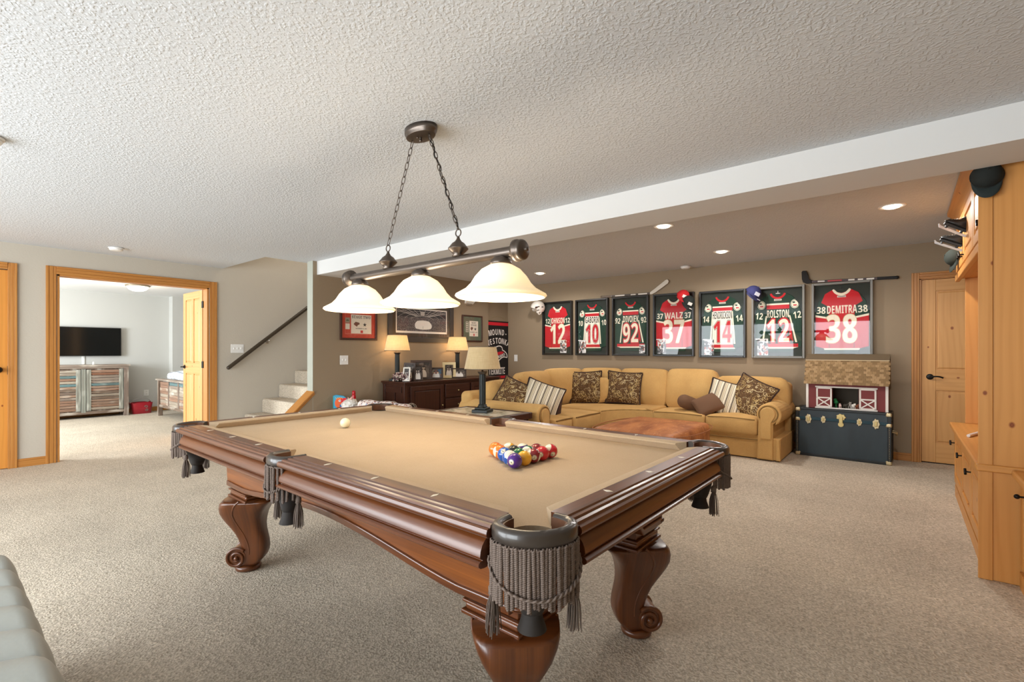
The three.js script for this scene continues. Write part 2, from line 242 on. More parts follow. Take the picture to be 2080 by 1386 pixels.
// bedroom
const BX = -11.7, BF = 1.4;
wall('wall_bedroom_back', M.cool, [BX - WT, BX, 0, CE, -5.3, BF], [BX, BX + 0.22, 0, CE, -5.3, -3.21]);
wall('wall_bedroom_side', M.taupe, [BX, LW - WT, 0, CE, -5.3, -5.16]);
wall('wall_bedroom_front', M.cool, [BX, -10.25, 0, CE, BF, BF + WT], [-8.55, LW - WT, 0, CE, BF, BF + WT], [-10.25, -8.55, 0, 0.6, BF, BF + WT], [-10.25, -8.55, 2.05, CE, BF, BF + WT]);
wall('ceiling_bedroom', std({ color: 0xe8e9e8, roughness: 0.9 }), [BX - WT, LW - WT, CE, CE + 0.2, -5.3, BF + WT]);
{ const w = structGroup('window_4'), z = BF + 0.07; add('window_frame', merge(span(-10.25, -10.19, 0.6, 2.05, z - 0.04, z + 0.04), span(-8.61, -8.55, 0.6, 2.05, z - 0.04, z + 0.04), span(-10.25, -8.55, 0.6, 0.66, z - 0.04, z + 0.04), span(-10.25, -8.55, 1.99, 2.05, z - 0.04, z + 0.04)), M.white, w); add('pane', span(-10.19, -8.61, 0.66, 1.99, z - 0.003, z + 0.003), M.glass, w); }
// baseboards: a plain board with a stepped cap
function baseboard(name, m, axis, at, a, b, out) {                               // axis of the run, plane, from, to, side it faces
  const parts = [[0.014, 0, 0.062], [0.011, 0.062, 0.066], [0.014, 0.066, 0.085]].map(([t, y0, y1]) => axis === 'z' ? rspan(Math.min(at, at + out * t), Math.max(at, at + out * t), y0, y1, a, b, 0.002) : rspan(a, b, y0, y1, Math.min(at, at + out * t), Math.max(at, at + out * t), 0.002));
  struct(name, uvm(merge(parts), axis), m);
}
baseboard('baseboard_left', M.trim, 'z', LW, -0.837, -0.623, 1);
baseboard('baseboard_stairs', M.trim, 'z', LW, -2.58, -2.483, 1);
baseboard('baseboard_side', M.trim, 'z', TW, -6.24, -3.03, 1);
baseboard('baseboard_back', M.trim, 'x', BW, TW, 0.062, 1);
baseboard('baseboard_bedroom', M.trim, 'z', BX, -3.2, 1.3, 1);
// casings: boards with an outer back-band and an inner bead, mitred look by overlap
function casing(parent, axis, at, a, b, h, w, out, mat = M.trim) {               // opening from a to b on the run axis, height h, board width w
  const piece = (r0, r1, y0, y1, al) => { const q = (o0, o1, u0, u1, v0, v1) => axis === 'z' ? rspan(Math.min(at, at + out * o1), Math.max(at, at + out * o1), v0, v1, u0, u1, 0.003) : rspan(u0, u1, v0, v1, Math.min(at, at + out * o1), Math.max(at, at + out * o1), 0.003);
    const vert = al === 'y'; const bands = vert ? [[r0, r0 + (r1 - r0) * 0.3], [r0 + (r1 - r0) * 0.3, r0 + (r1 - r0) * 0.72], [r0 + (r1 - r0) * 0.72, r1]] : [[y0, y0 + (y1 - y0) * 0.3], [y0 + (y1 - y0) * 0.3, y0 + (y1 - y0) * 0.72], [y0 + (y1 - y0) * 0.72, y1]];
    const th = [0.014, 0.018, 0.024];
    const order = vert && r0 < (a + b) / 2 ? [2, 1, 0] : [0, 1, 2];
    return uvm(merge(bands.map(([p, q2], i) => vert ? q(0, th[order[i]], p, q2, y0, y1) : q(0, th[order[i]], r0, r1, p, q2))), al === 'y' ? 'y' : axis, r0 * 3.1, r0); };
  const lo = Math.min(a, b), hi = Math.max(a, b);
  add('side_casing', piece(lo - w, lo, 0, h + w, 'y'), mat, parent); add('side_casing', piece(hi, hi + w, 0, h + w, 'y'), mat, parent); add('head_casing', piece(lo, hi, h, h + w, axis), mat, parent);
}
function leaf(parent, w, h, t, mat, cols, rows, stile = 0.11) {                  // raised-panel door: x 0..w, y 0..h, z centred; rows of panels [y0,y1]
  const k = rnd() * 3; const P = (x0, x1, y0, y1, name, al) => add(name, uvm(rspan(x0, x1, y0, y1, -t / 2, t / 2, 0.003), al, k + x0 * 2.3 + y0, k + y1 * 1.7), mat, parent);
  P(0, stile, 0, h, 'stile', 'y'); P(w - stile, w, 0, h, 'stile', 'y');
  const ys = [0, ...rows.flat(), h]; for (let i = 0; i < ys.length; i += 2) P(stile, w - stile, ys[i], ys[i + 1], 'rail', 'x');
  const gap = 0.09, pw = (w - 2 * stile - gap * (cols - 1)) / cols;
  for (const [y0, y1] of rows) { for (let c = 0; c < cols; c++) { const x0 = stile + c * (pw + gap); const g = poly([[x0 - 0.002, y0 - 0.002], [x0 + pw + 0.002, y0 - 0.002], [x0 + pw + 0.002, y1 + 0.002], [x0 - 0.002, y1 + 0.002]], t * 0.35), r = poly([[x0 + 0.012, y0 + 0.012], [x0 + pw - 0.012, y0 + 0.012], [x0 + pw - 0.012, y1 - 0.012], [x0 + 0.012, y1 - 0.012]], t * 0.92, 0.014); add('panel', uvm(merge(g, r), 'y', k + c * 0.4 + y0, y0), mat, parent); if (c) P(x0 - gap, x0, y0, y1, 'mullion', 'y'); } }
}
function lever(parent, x, y, z, dir, mat = M.blackMetal) {                       // round rose and a curved lever on a +z face
  const g = group('handle', parent, x, y, z); add('rose', lathe([[0, 0.012], [0.022, 0.011], [0.03, 0.005], [0.031, 0]], 20).rotateX(Math.PI / 2), mat, g);
  add('lever', merge(cyl(0.009, 0.009, 0.05, 10).rotateX(Math.PI / 2).translate(0, 0, 0.025), tube([[0, 0, 0.047], [dir * 0.035, 0.006, 0.05], [dir * 0.075, 0.004, 0.05], [dir * 0.105, -0.008, 0.046]], 0.008, 16, 8)), mat, g);
}
{ // door at the far left of the left wall
  const d = structGroup('door_1'); casing(d, 'z', LW, -0.555, 0.22, 2.035, 0.068, 1, M.trim);
  const s = group('slab', d, LW - 0.02, 0.006, -0.558); s.rotation.y = -Math.PI / 2;
  add('slab_panel', uvm(rspan(0, 0.775, 0, 2.02, -0.02, 0.02, 0.003), 'y', 0.2, 0.1), M.amberDoor, s);
  const k = group('knob', d, LW, 1.01, -0.49); add('knob_ball', merge(lathe([[0, 0.06], [0.018, 0.058], [0.027, 0.045], [0.022, 0.03], [0.01, 0.02], [0.012, 0.012], [0.03, 0.006], [0.032, 0]], 20).rotateZ(-Math.PI / 2)), M.blackMetal, k);
  add('strike_plate', rspan(LW - 0.002, LW + 0.006, 0.96, 1.05, -0.564, -0.552, 0.002), M.blackMetal, d);
  add('jamb', uvm(merge(span(LW - WT, LW - 0.045, 0, 2.035, -0.575, -0.56), span(LW - WT, LW - 0.045, 0, 2.035, 0.225, 0.24), span(LW - WT, LW - 0.045, 2.02, 2.035, -0.575, 0.24))), M.trim, d);
}
{ // wide opening to the bedroom: casing, jambs and hinges; one leaf stands open
  const d = structGroup('trim_2'); casing(d, 'z', LW, -2.395, -0.918, 2.03, 0.083, 1);
  add('jamb', uvm(span(LW - WT, LW + 0.004, 0, 2.035, -0.945, -0.925)), M.trim, d); add('jamb', uvm(span(LW - WT, LW + 0.004, 0, 2.035, -2.386, -2.366)), M.trim, d); add('head_jamb', uvm(span(LW - WT, LW + 0.004, 2.015, 2.035, -2.386, -0.925), 'z'), M.trim, d);
  for (const y of [0.22, 1.02, 1.82]) { add('hinge', rspan(LW - 0.06, LW - 0.02, y - 0.045, y + 0.045, -0.949, -0.944, 0.001), M.blackMetal, d); add('hinge', rspan(LW - WT - 0.03, LW - WT + 0.02, y - 0.045, y + 0.045, -2.367, -2.355, 0.001), M.blackMetal, d); }
  const l = structGroup('door_2', LW - WT - 0.04, 0.008, -2.385, Math.PI); leaf(l, 0.73, 2.01, 0.036, M.pineDoor, 2, [[0.16, 0.88], [1.03, 1.91]], 0.1);
  const hnd = group('handle', l, 0.665, 0.97, -0.018); add('lever', merge(cyl(0.028, 0.028, 0.01, 18).rotateX(Math.PI / 2).translate(0, 0, -0.004), bar([0, 0, -0.005], [0, 0, -0.05], 0.009), tube([[0, 0, -0.048], [-0.04, 0.005, -0.05], [-0.1, -0.004, -0.048]], 0.008, 12, 8)), M.blackMetal, hnd);
}
{ // pine door in the back wall
  const d = structGroup('door_3'); casing(d, 'x', BW, 0.128, 0.892, 1.98, 0.066, 1);
  add('jamb', uvm(merge(span(0.13, 0.145, 0, 1.985, BW - WT, BW), span(0.875, 0.89, 0, 1.985, BW - WT, BW), span(0.13, 0.89, 1.97, 1.985, BW - WT, BW))), M.trim, d);
  const s = group('leaf', d, 0.147, 0.012, BW - 0.035); leaf(s, 0.726, 1.955, 0.036, M.pineDoor, 1, [[0.21, 0.77], [0.99, 1.83]], 0.115);
  lever(d, 0.215, 0.925, BW - 0.017, 1);
}
{ // stairs rising along the left wall, with a sloped cap over the low wall at their side
  const st = structGroup('staircase'); const x0 = LW + 0.002, x1 = TW - 0.135;
  for (let i = 0; i < 9; i++) { const y = 0.14 + i * 0.193, z = -2.585 - i * 0.235; add('step', uvm(merge(rspan(x0, x1, Math.max(0, y - 0.2), y, z - 0.3, z, 0.03, 4), span(x0, x1, Math.max(0, y - 0.45), y - 0.03, z - 0.3, z - 0.045)), 'x', i * 0.3, i * 0.2), M.stairCarpet, st); }
  struct('wall_knee', uvm(poly([[-3.03, 0], [-2.42, 0], [-2.42, 0.1], [-3.03, 0.66]], 0.13).rotateY(-Math.PI / 2).translate(TW - 0.065, 0, 0).scale(1, 1, 1)), M.taupe);
  const cap = struct('trim_3', uvm(merge(rbox(0.17, 0.022, 0.86, 0.006), rbox(0.145, 0.03, 0.84, 0.006, 0, -0.022, 0)), 'z', 0.3, 0.1), M.trim); cap.position.set(TW - 0.065, 0.412, -2.725); cap.rotation.x = 0.745;
  const up = thing('stair_light', 'flush ceiling light high above the stairs', 'ceiling light', -6.4, 3.7, -3.6); add('pan', lathe([[0, 0], [0.15, 0], [0.15, -0.02], [0, -0.02]], 28), M.white, up); add('dome', lathe([[0.13, -0.02], [0.12, -0.05], [0.07, -0.08], [0, -0.09]], 28), std({ color: 0xffffff, emissive: 0xfff4e4, emissiveIntensity: 2 }), up); lamp(up, 0, -0.14, 0, 2.2, 0xfff4e6, 4);
  const hr = thing('handrail', 'dark brown wooden handrail sloping up the wall above the carpeted stairs', 'handrail');
  const a = [LW + 0.07, 0.978, -2.6], b = [LW + 0.07, 2.5, -4.5];
  const rl = bar(a, b, 0.026, 14); add('rail', merge(rl, ball(0.0262, ...a, 14, 8)), std({ color: 0x3a3024, roughness: 0.35 }), hr);
  for (const f of [0.28, 0.8]) { const p = a.map((q, i) => q + (b[i] - q) * f); add('bracket', merge(tube([[p[0], p[1] - 0.02, p[2]], [p[0], p[1] - 0.06, p[2]], [LW + 0.02, p[1] - 0.075, p[2]], [LW, p[1] - 0.075, p[2]]], 0.006, 14, 8), cyl(0.022, 0.022, 0.006, 14).rotateZ(Math.PI / 2).translate(LW + 0.003, p[1] - 0.075, p[2])), M.chrome, hr); }
}
// ---------- pool table ----------
const TC = [-1.85, -1.537], TR = -0.0134, BED = 0.763;
const table = thing('pool_table', 'carved cherry wood pool table with tan cloth and fringed leather pockets', 'pool table', TC[0], 0, TC[1], TR);
const tableAt = (x, z) => { const c = Math.cos(TR), s = Math.sin(TR); return [TC[0] + x * c + z * s, TC[1] - x * s + z * c]; };
{
  const WX = 1.175, WZ = 0.604;
  // bed with pocket cut-outs
  const bed = []; const arc = (cx, cz, r, a0, a1, n = 10) => { for (let i = 0; i <= n; i++) { const a = a0 + (a1 - a0) * i / n; bed.push([cx + r * Math.cos(a), cz + r * Math.sin(a)]); } };
  const H = Math.PI / 2;
  arc(1.176, 0.606, 0.066, -H * 0.9, -2 * H - 0.1); arc(0, 0.632, 0.06, -0.15, -2 * H + 0.15); arc(-1.176, 0.606, 0.066, 0.1, -H * 1.1); arc(-1.176, -0.606, 0.066, H * 1.1, -0.1); arc(0, -0.632, 0.06, 2 * H - 0.15, 0.15); arc(1.176, -0.606, 0.066, 2 * H + 0.1, H * 0.9);
  add('bed_cloth', uvm(slabXZ(bed.reverse(), BED - 0.03, BED), 'x'), M.felt, table);
  // cushions and wooden rails
  const cush = [[0, 0.8], [-0.034, 0.7975], [-0.039, 0.7945], [-0.0395, 0.790], [-0.022, BED + 0.001], [0, BED + 0.001]];
  const rail = [[0, 0.8], [0.048, 0.8012], [0.051, 0.7965], [0.054, 0.7965], [0.057, 0.8], [0.066, 0.799], [0.069, 0.7935], [0.072, 0.7935], [0.075, 0.797], [0.083, 0.795], [0.086, 0.789], [0.089, 0.789], [0.093, 0.7905], [0.098, 0.788], [0.101, 0.782], [0.1005, 0.775], [0.096, 0.769], [0.09, 0.7665], [0.03, 0.765], [0, 0.765]];
  const apron = [[0.05, 0.7645], [0.062, 0.761], [0.075, 0.753], [0.085, 0.742], [0.091, 0.729], [0.0925, 0.716], [0.089, 0.710], [0.083, 0.7075], [0.084, 0.706], [0.092, 0.705], [0.097, 0.701], [0.097, 0.694], [0.091, 0.689], [0.08, 0.687], [-0.12, 0.686], [-0.12, 0.73], [0.02, 0.73], [0.02, 0.7645]];
  const sides = [];
  for (const sz of [1, -1]) for (const sx of [-1, 1]) sides.push({ long: true, sz, sx });
  for (const sx of [1, -1]) sides.push({ long: false, sx });
  for (const s of sides) {
    const map = s.long ? (t, y, d) => [s.sx * t, y, s.sz * (WZ + d)] : (t, y, d) => [s.sx * (WX + d), y, t];
    const A = s.long ? 0.066 : -0.53, B = s.long ? 1.1 : 0.53, al = s.long ? 'x' : 'z';
    const flip = s.long ? (s.sx * s.sz > 0) : (s.sx < 0);
    const P = (pr, a, b) => { let g = prism(pr, a, b, map); if (flip) { g = g.clone(); const p = g.attributes.position; for (let i = 0; i < p.count; i += 3) for (let k = 0; k < 3; k++) { const q = p.array[(i + 1) * 3 + k]; p.array[(i + 1) * 3 + k] = p.array[(i + 2) * 3 + k]; p.array[(i + 2) * 3 + k] = q; } g.deleteAttribute('normal'); g = toCreasedNormals(g, 0.6); } return g; };
    add('cushion', uvm(P(cush, s.long ? (d) => A - d * 0.35 : (d) => A - d * 0.9, (d) => B + d * 0.9), al), M.felt, table);
    add('rail', uvm(P(rail, s.long ? (d) => A - Math.min(d, 0.09) * 0.1 : (d) => A - d * 0.18, (d) => B + d * 0.18), al, s.sx * 0.3, 0), M.cherry, table);
    for (let k = 1; k <= 3; k++) { const t = s.long ? k * 0.284 : (k - 2) * 0.2825, q = map(t, 0.8012, 0.024); const g = new THREE.CylinderGeometry(0.0155, 0.0155, 0.0015, 4).rotateY(0).scale(s.long ? 0.42 : 1, 1, s.long ? 1 : 0.42); const o = add('diamond_sight', g, M.pearl, table); o.position.set(...q); }
  }
  for (const sz of [1, -1]) { const m = (t, y, d) => [t, y, sz * (WZ + d)]; let g = prism(sz > 0 ? apron : apron.slice().reverse(), () => -1.09, () => 1.09, m); add('apron', uvm(g, 'x', 0.2, 0), M.cherry, table); }
  for (const sx of [1, -1]) { const m = (t, y, d) => [sx * (WX + d), y, t]; let g = prism(sx < 0 ? apron : apron.slice().reverse(), () => -0.52, () => 0.52, m); add('apron', uvm(g, 'z', 0.1, 0), M.cherry, table); }
  // arched body panels and their lower beads
  const archL = (o, n = 24) => { const p = []; for (let i = 0; i <= n; i++) { const x = -0.8 + 1.6 * i / n, q = Math.cos(x / 0.8 * Math.PI / 2); p.push([x, 0.468 + o + 0.064 * Math.pow(Math.max(q, 0), 1.4)]); } return p; };
  const archS = (o, n = 18) => { const p = []; for (let i = 0; i <= n; i++) { const x = -0.27 + 0.54 * i / n, q = Math.cos(x / 0.27 * Math.PI / 2); p.push([x, 0.478 + o + 0.09 * Math.pow(Math.max(q, 0), 0.6)]); } return p; };
  const strip = (pts, th, d) => poly([...pts, ...pts.slice().reverse().map(([x, y]) => [x, y + th])], d, 0.004);
  for (const sz of [1, -1]) { add('body_panel', uvm(poly([[-1.055, 0.685], [-1.02, 0.478], ...archL(0), [1.02, 0.478], [1.055, 0.685]], 0.03).translate(0, 0, sz * 0.475), 'x', 0.3, 0), M.cherryLight, table); add('body_bead', uvm(strip([[-1.01, 0.468], ...archL(-0.004), [1.01, 0.468]], 0.026, 0.05).translate(0, 0, sz * 0.475), 'x'), M.cherry, table); }
  for (const sx of [1, -1]) { add('body_panel', uvm(poly([[-0.48, 0.685], [-0.455, 0.478], ...archS(0), [0.455, 0.478], [0.48, 0.685]], 0.03).rotateY(Math.PI / 2).translate(sx * 1.03, 0, 0), 'z', 0.1, 0), M.cherryLight, table); add('body_bead', uvm(strip([[-0.45, 0.474], ...archS(-0.004), [0.45, 0.474]], 0.026, 0.05).rotateY(Math.PI / 2).translate(sx * 1.03, 0, 0), 'z'), M.cherry, table); }
  add('slate_bed', span(-1.03, 1.03, 0.6, 0.73, -0.46, 0.46), M.darkWood, table);
  // legs: scrolled cabriole legs set diagonally under square plinths
  const ys = [0.405, 0.385, 0.36, 0.33, 0.30, 0.27, 0.24, 0.21, 0.18, 0.15, 0.12, 0.095, 0.07, 0.05, 0.03];
  const ro = [0.150, 0.168, 0.176, 0.176, 0.166, 0.150, 0.130, 0.110, 0.094, 0.082, 0.075, 0.074, 0.080, 0.085, 0.082];
  const ri = [-0.125, -0.098, -0.072, -0.050, -0.038, -0.033, -0.032, -0.036, -0.043, -0.050, -0.053, -0.050, -0.040, -0.024, 0.0];
  const wd = [0.130, 0.128, 0.119, 0.105, 0.089, 0.075, 0.064, 0.057, 0.055, 0.054, 0.054, 0.054, 0.054, 0.053, 0.050];
  const K = 28, rings = ys.map((y, i) => Array.from({ length: K }, (_, j) => { const a = j / K * Math.PI * 2, c = Math.cos(a), s = Math.sin(a), e = 0.45; return [(ro[i] + ri[i]) / 2 + (ro[i] - ri[i]) / 2 * Math.sign(c) * Math.abs(c) ** e, y, -wd[i] * Math.sign(s) * Math.abs(s) ** e]; }));
  const legG = uvm(loft(rings), 'y');
  const spiral = (zz, s) => { const pts = []; for (let i = 0; i <= 44; i++) { const t = i / 44, a = Math.PI * 0.75 - t * Math.PI * 3.6, r = 0.055 * (1 - t * 0.8); pts.push([0.092 + r * Math.cos(a), 0.078 + r * Math.sin(a), zz]); } return tube(pts, 0.0085, 70, 8); };
  const scrollG = uvm(merge(cyl(0.05, 0.05, 0.11, 24).rotateX(Math.PI / 2).translate(0.092, 0.078, 0), spiral(0.056, 1), spiral(-0.056, -1), ball(0.013, 0.09, 0.078, 0.058, 12, 8), ball(0.013, 0.09, 0.078, -0.058, 12, 8)), 'y');
  const padG = uvm(lathe([[0, 0.034], [0.045, 0.034], [0.06, 0.028], [0.066, 0.016], [0.062, 0.004], [0.05, 0], [0, 0]], 28).translate(0.052, 0, 0), 'x');
  const ridge = (s) => tube(ys.slice(0, 12).map((y, i) => [ro[i] * 0.62 + ri[i] * 0.38, y, s * (wd[i] - 0.003)]), 0.0055, 40, 6);
  const ridgeG = uvm(merge(ridge(1), ridge(-1)), 'y');
  for (const sx of [1, -1]) for (const sz of [1, -1]) {
    const x = sx * 0.92, z = sz * 0.37, leg = group('leg', table, x, 0, z);
    const turn = Math.atan2(-sz, sx);
    for (const [n, g] of [['shaft', legG], ['scroll', scrollG], ['foot_pad', padG], ['carved_ridge', ridgeG]]) { const o = add(n, g, M.cherry, leg); o.rotation.y = turn; }
    add('plinth', uvm(merge(rspan(-0.115, 0.115, 0.4, 0.414, -0.115, 0.115, 0.005, 2), rspan(-0.106, 0.106, 0.412, 0.436, -0.106, 0.106, 0.01, 3), rspan(-0.112, 0.112, 0.436, 0.446, -0.112, 0.112, 0.004, 2), rspan(-0.1, 0.1, 0.446, 0.48, -0.1, 0.1, 0.004)), 'x'), M.cherry, leg);
    const post = add('corner_post', uvm(merge(cyl(0.036, 0.036, 0.2, 20, 0, 0.575, 0), lathe([[0, 0.012], [0.037, 0.012], [0.044, 0.006], [0.044, 0], [0, 0]], 20).translate(0, 0.482, 0)), 'y'), M.cherry, leg); post.position.set(sx * 0.095, 0, sz * 0.08);
  }
  // pockets: leather-covered irons with corded fringe and tassels
  const helix = []; for (let i = 0; i <= 96; i++) { const t = i / 96, a = t * Math.PI * 2 * 14; helix.push([0.0028 * Math.cos(a), -t * 0.13, 0.0028 * Math.sin(a)]); }
  const cordG = merge(tube(helix, 0.003, 130, 5), tube(helix.map(([x, y, z]) => [-x, y, -z]), 0.003, 130, 5));
  const tasselG = (() => { const r = rngOf(5), gs = []; for (let i = 0; i < 46; i++) { const a = r() * 6.283, q = Math.sqrt(r()), e = 0.013 + 0.012 * r(); gs.push(tube([[0.007 * q * Math.cos(a), 0, 0.007 * q * Math.sin(a)], [e * 0.8 * q * Math.cos(a), -0.03, e * 0.8 * q * Math.sin(a)], [e * q * Math.cos(a + 0.2), -0.085 - 0.012 * r(), e * q * Math.sin(a + 0.2)]], 0.0014, 6, 3)); } return merge(gs); })();
  const tasselHead = merge(lathe([[0, 0.028], [0.006, 0.027], [0.011, 0.018], [0.0105, 0.008], [0.008, 0], [0, -0.002]], 14), tube(Array.from({ length: 12 }, (_, i) => [0.0095 * Math.cos(i / 12 * 6.283), 0.003, 0.0095 * Math.sin(i / 12 * 6.283)]), 0.002, 24, 5, true));
  const rim = [[-0.013, 0.757], [-0.013, 0.794], [-0.009, 0.801], [0, 0.804], [0.009, 0.801], [0.014, 0.794], [0.015, 0.776], [0.011, 0.764], [0.004, 0.758]];
  const lin = [[-0.016, 0.69], [-0.016, 0.796], [-0.012, 0.796], [-0.012, 0.69]];
  const pouch = lathe([[0.062, 0.757], [0.058, 0.70], [0.046, 0.63], [0.035, 0.592], [0.028, 0.575], [0, 0.57]], 24), skirt = lathe([[0.024, 0.578], [0.027, 0.558], [0.036, 0.532], [0.03, 0.53], [0.018, 0.54]], 20);
  function pocket(path, side, cx, cz, n, len) {
    const p = group(side ? 'side_pocket' : 'corner_pocket', table);
    const curve = new THREE.CatmullRomCurve3(path.map(([x, z]) => V3(x, 0, z))), pts = curve.getSpacedPoints(36).map((q) => [q.x, q.z]);
    const left = (() => { const tx = pts[19][0] - pts[17][0], tz = pts[19][1] - pts[17][1]; return tz * (pts[18][0] - cx) - tx * (pts[18][1] - cz) > 0 ? 1 : -1; })();   // outward side of travel
    const flipS = (s) => left > 0 ? s : s.map(([o, y]) => [-o, y]).reverse();
    add('iron', sweep(pts, flipS(rim)), M.pocketLeather, p); add('liner', sweep(pts, flipS(lin)), M.liner, p);
    add('pouch', pouch.clone().scale(side ? 0.82 : 1, 1, side ? 0.82 : 1).translate(cx, 0, cz), M.net, p); add('pouch_skirt', skirt.clone().translate(cx, 0, cz), M.net, p);
    const R = rngOf(Math.round(cx * 100 + cz * 10) + 500), a0 = 0.13, a1 = 0.87, out = (q, o) => { const t = curve.getTangent(q); return [t.z * o * left, -t.x * o * left]; };
    for (let i = 0; i < n; i++) { const q = a0 + (a1 - a0) * i / (n - 1), c = curve.getPointAt(q), [ox, oz] = out(q, 0.012 + 0.002 * (i % 2)), o = add('cord', cordG, M.cord, p), edge = Math.min(1, Math.abs(q - 0.5) * 2); o.position.set(c.x + ox, 0.767, c.z + oz); o.scale.y = len * (0.95 + 0.1 * R()) / 0.13; o.rotation.set((R() - 0.5) * 0.05, R() * 6, (R() - 0.5) * 0.05); }
    const sw = [], dropAt = side ? 0.05 : 0.062; for (let i = 0; i <= 18; i++) { const q = a0 + 0.03 + (a1 - a0 - 0.06) * i / 18, c = curve.getPointAt(q), [ox, oz] = out(q, 0.021), s = (i / 9 - 1) ** 2; sw.push([c.x + ox, 0.767 - len * 0.36 - dropAt * (1 - s), c.z + oz]); }
    const H2 = []; sw.forEach(() => {}); const swc = new THREE.CatmullRomCurve3(sw.map((q) => V3(...q))); for (const ph of [0, Math.PI]) { const l = []; for (let i = 0; i <= 90; i++) { const q = swc.getPointAt(i / 90), a = i / 90 * 6.283 * 12 + ph; l.push([q.x + 0.0024 * Math.cos(a), q.y + 0.0024 * Math.sin(a), q.z + 0.0024 * Math.sin(a)]); } H2.push(tube(l, 0.0029, 110, 5)); }
    add('swag_cord', merge(H2), M.cord, p);
    const row = add('stitched_welt', tube(pts.slice(4, 33).map(([x, z], i) => { const [ox, oz] = out((i + 4) / 36, 0.014); return [x + ox, 0.764, z + oz]; }), 0.0025, 60, 5), M.cord, p);
    for (const q of [a0 - 0.01, a1 + 0.01]) { const c = curve.getPointAt(q), [ox, oz] = out(q, 0.016), t = group('tassel', p, c.x + ox, 0.767 - len - 0.012, c.z + oz); add('tassel_head', tasselHead, M.thread, t); add('tassel_skirt', tasselG, M.thread, t).rotation.y = q * 5; add('tassel_cord', cyl(0.003, 0.003, len - 0.01, 6, 0, 0.026 + (len - 0.01) / 2, 0), M.cord, t); }
  }
  const cornerPath = [[1.112, 0.618], [1.113, 0.645], [1.124, 0.674], [1.165, 0.690], [1.215, 0.675], [1.250, 0.640], [1.265, 0.590], [1.249, 0.549], [1.220, 0.538], [1.193, 0.537]];
  const sidePath = [[-0.070, 0.600], [-0.066, 0.640], [-0.058, 0.672], [-0.032, 0.690], [0, 0.695], [0.032, 0.690], [0.058, 0.672], [0.066, 0.640], [0.070, 0.600]];
  for (const sx of [1, -1]) for (const sz of [1, -1]) pocket(cornerPath.map(([x, z]) => [x * sx, z * sz]), false, sx * 1.163, sz * 0.592, 34, 0.133);
  for (const sz of [1, -1]) pocket(sidePath.map(([x, z]) => [x, z * sz]), true, 0, sz * 0.632, 15, 0.13);
}
// ---------- balls ----------
const BALLC = { 1: 0xe8a820, 2: 0x1458b0, 3: 0xc81420, 4: 0x4a1c80, 5: 0xec7a1e, 6: 0x0f6a3c, 7: 0x861a20, 8: 0x141414 };
const BALLN = ['', 'yellow', 'blue', 'red', 'purple', 'orange', 'green', 'maroon', 'black'];
function ballTex(n) {
  return canvasTex(512, 256, (x, w, h) => {
    const col = '#' + BALLC[n > 8 ? n - 8 : n].toString(16).padStart(6, '0'), cream = '#f3ead0';
    x.fillStyle = n > 8 ? cream : col; x.fillRect(0, 0, w, h);
    if (n > 8) { x.fillStyle = col; x.fillRect(0, h * 0.27, w, h * 0.46); }
    for (const cx of [0.25, 0.75]) { x.fillStyle = cream; x.beginPath(); x.arc(cx * w, h / 2, 30, 0, 7); x.fill(); x.strokeStyle = '#222'; x.lineWidth = 3; x.beginPath(); x.arc(cx * w, h / 2, 25, 0, 7); x.stroke(); x.fillStyle = '#111'; x.font = 'bold 30px sans-serif'; x.textAlign = 'center'; x.textBaseline = 'middle'; x.fillText(String(n), cx * w, h / 2 + 1); }
  });
}
{
  const R = 0.0286, g = new THREE.SphereGeometry(R, 40, 28);
  const rack = [[5], [13, 9], [2, 8, 12], [10, 6, 14, 7], [4, 1, 15, 3, 11]], rot = { 1: [0.35, 2.9, 0.1], 15: [0.1, 0.75, 1.2], 10: [0.9, 3.6, 0.6], 4: [0, 0.2, 0.4], 11: [0.5, 0.9, 0.5], 13: [1.0, 0.5, 0.9], 9: [0.3, 0.8, 0.4], 12: [0, 0.3, 0.2], 14: [0.3, 1.9, 0.9], 3: [0, 0.4, 0] };
  rack.forEach((row, k) => row.forEach((n, j) => {
    const [x, z] = tableAt(0.531 + k * 0.0497, 0.019 + (k / 2 - j) * 0.0574), c = BALLN[n > 8 ? n - 8 : n];
    const o = add('billiard_ball', g, phys({ map: ballTex(n), roughness: 0.12, clearcoat: 0.6, clearcoatRoughness: 0.05 })); o.position.set(x, BED + R + 0.0005, z); o.rotation.set(...(rot[n] ?? [rnd() * 6, rnd() * 6, rnd() * 6]));
    tag(o, n > 8 ? `${c} striped billiard ball in the racked triangle on the tan cloth` : `solid ${c} billiard ball in the racked triangle on the tan cloth`, 'billiard ball', 'racked billiard balls');
  }));
  const [x, z] = tableAt(-0.613, 0.023), o = add('billiard_ball', g, phys({ color: 0xefe6c4, roughness: 0.15, clearcoat: 0.5 })); o.position.set(x, BED + R + 0.0005, z); tag(o, 'plain cream cue ball alone on the far half of the cloth', 'cue ball');
}
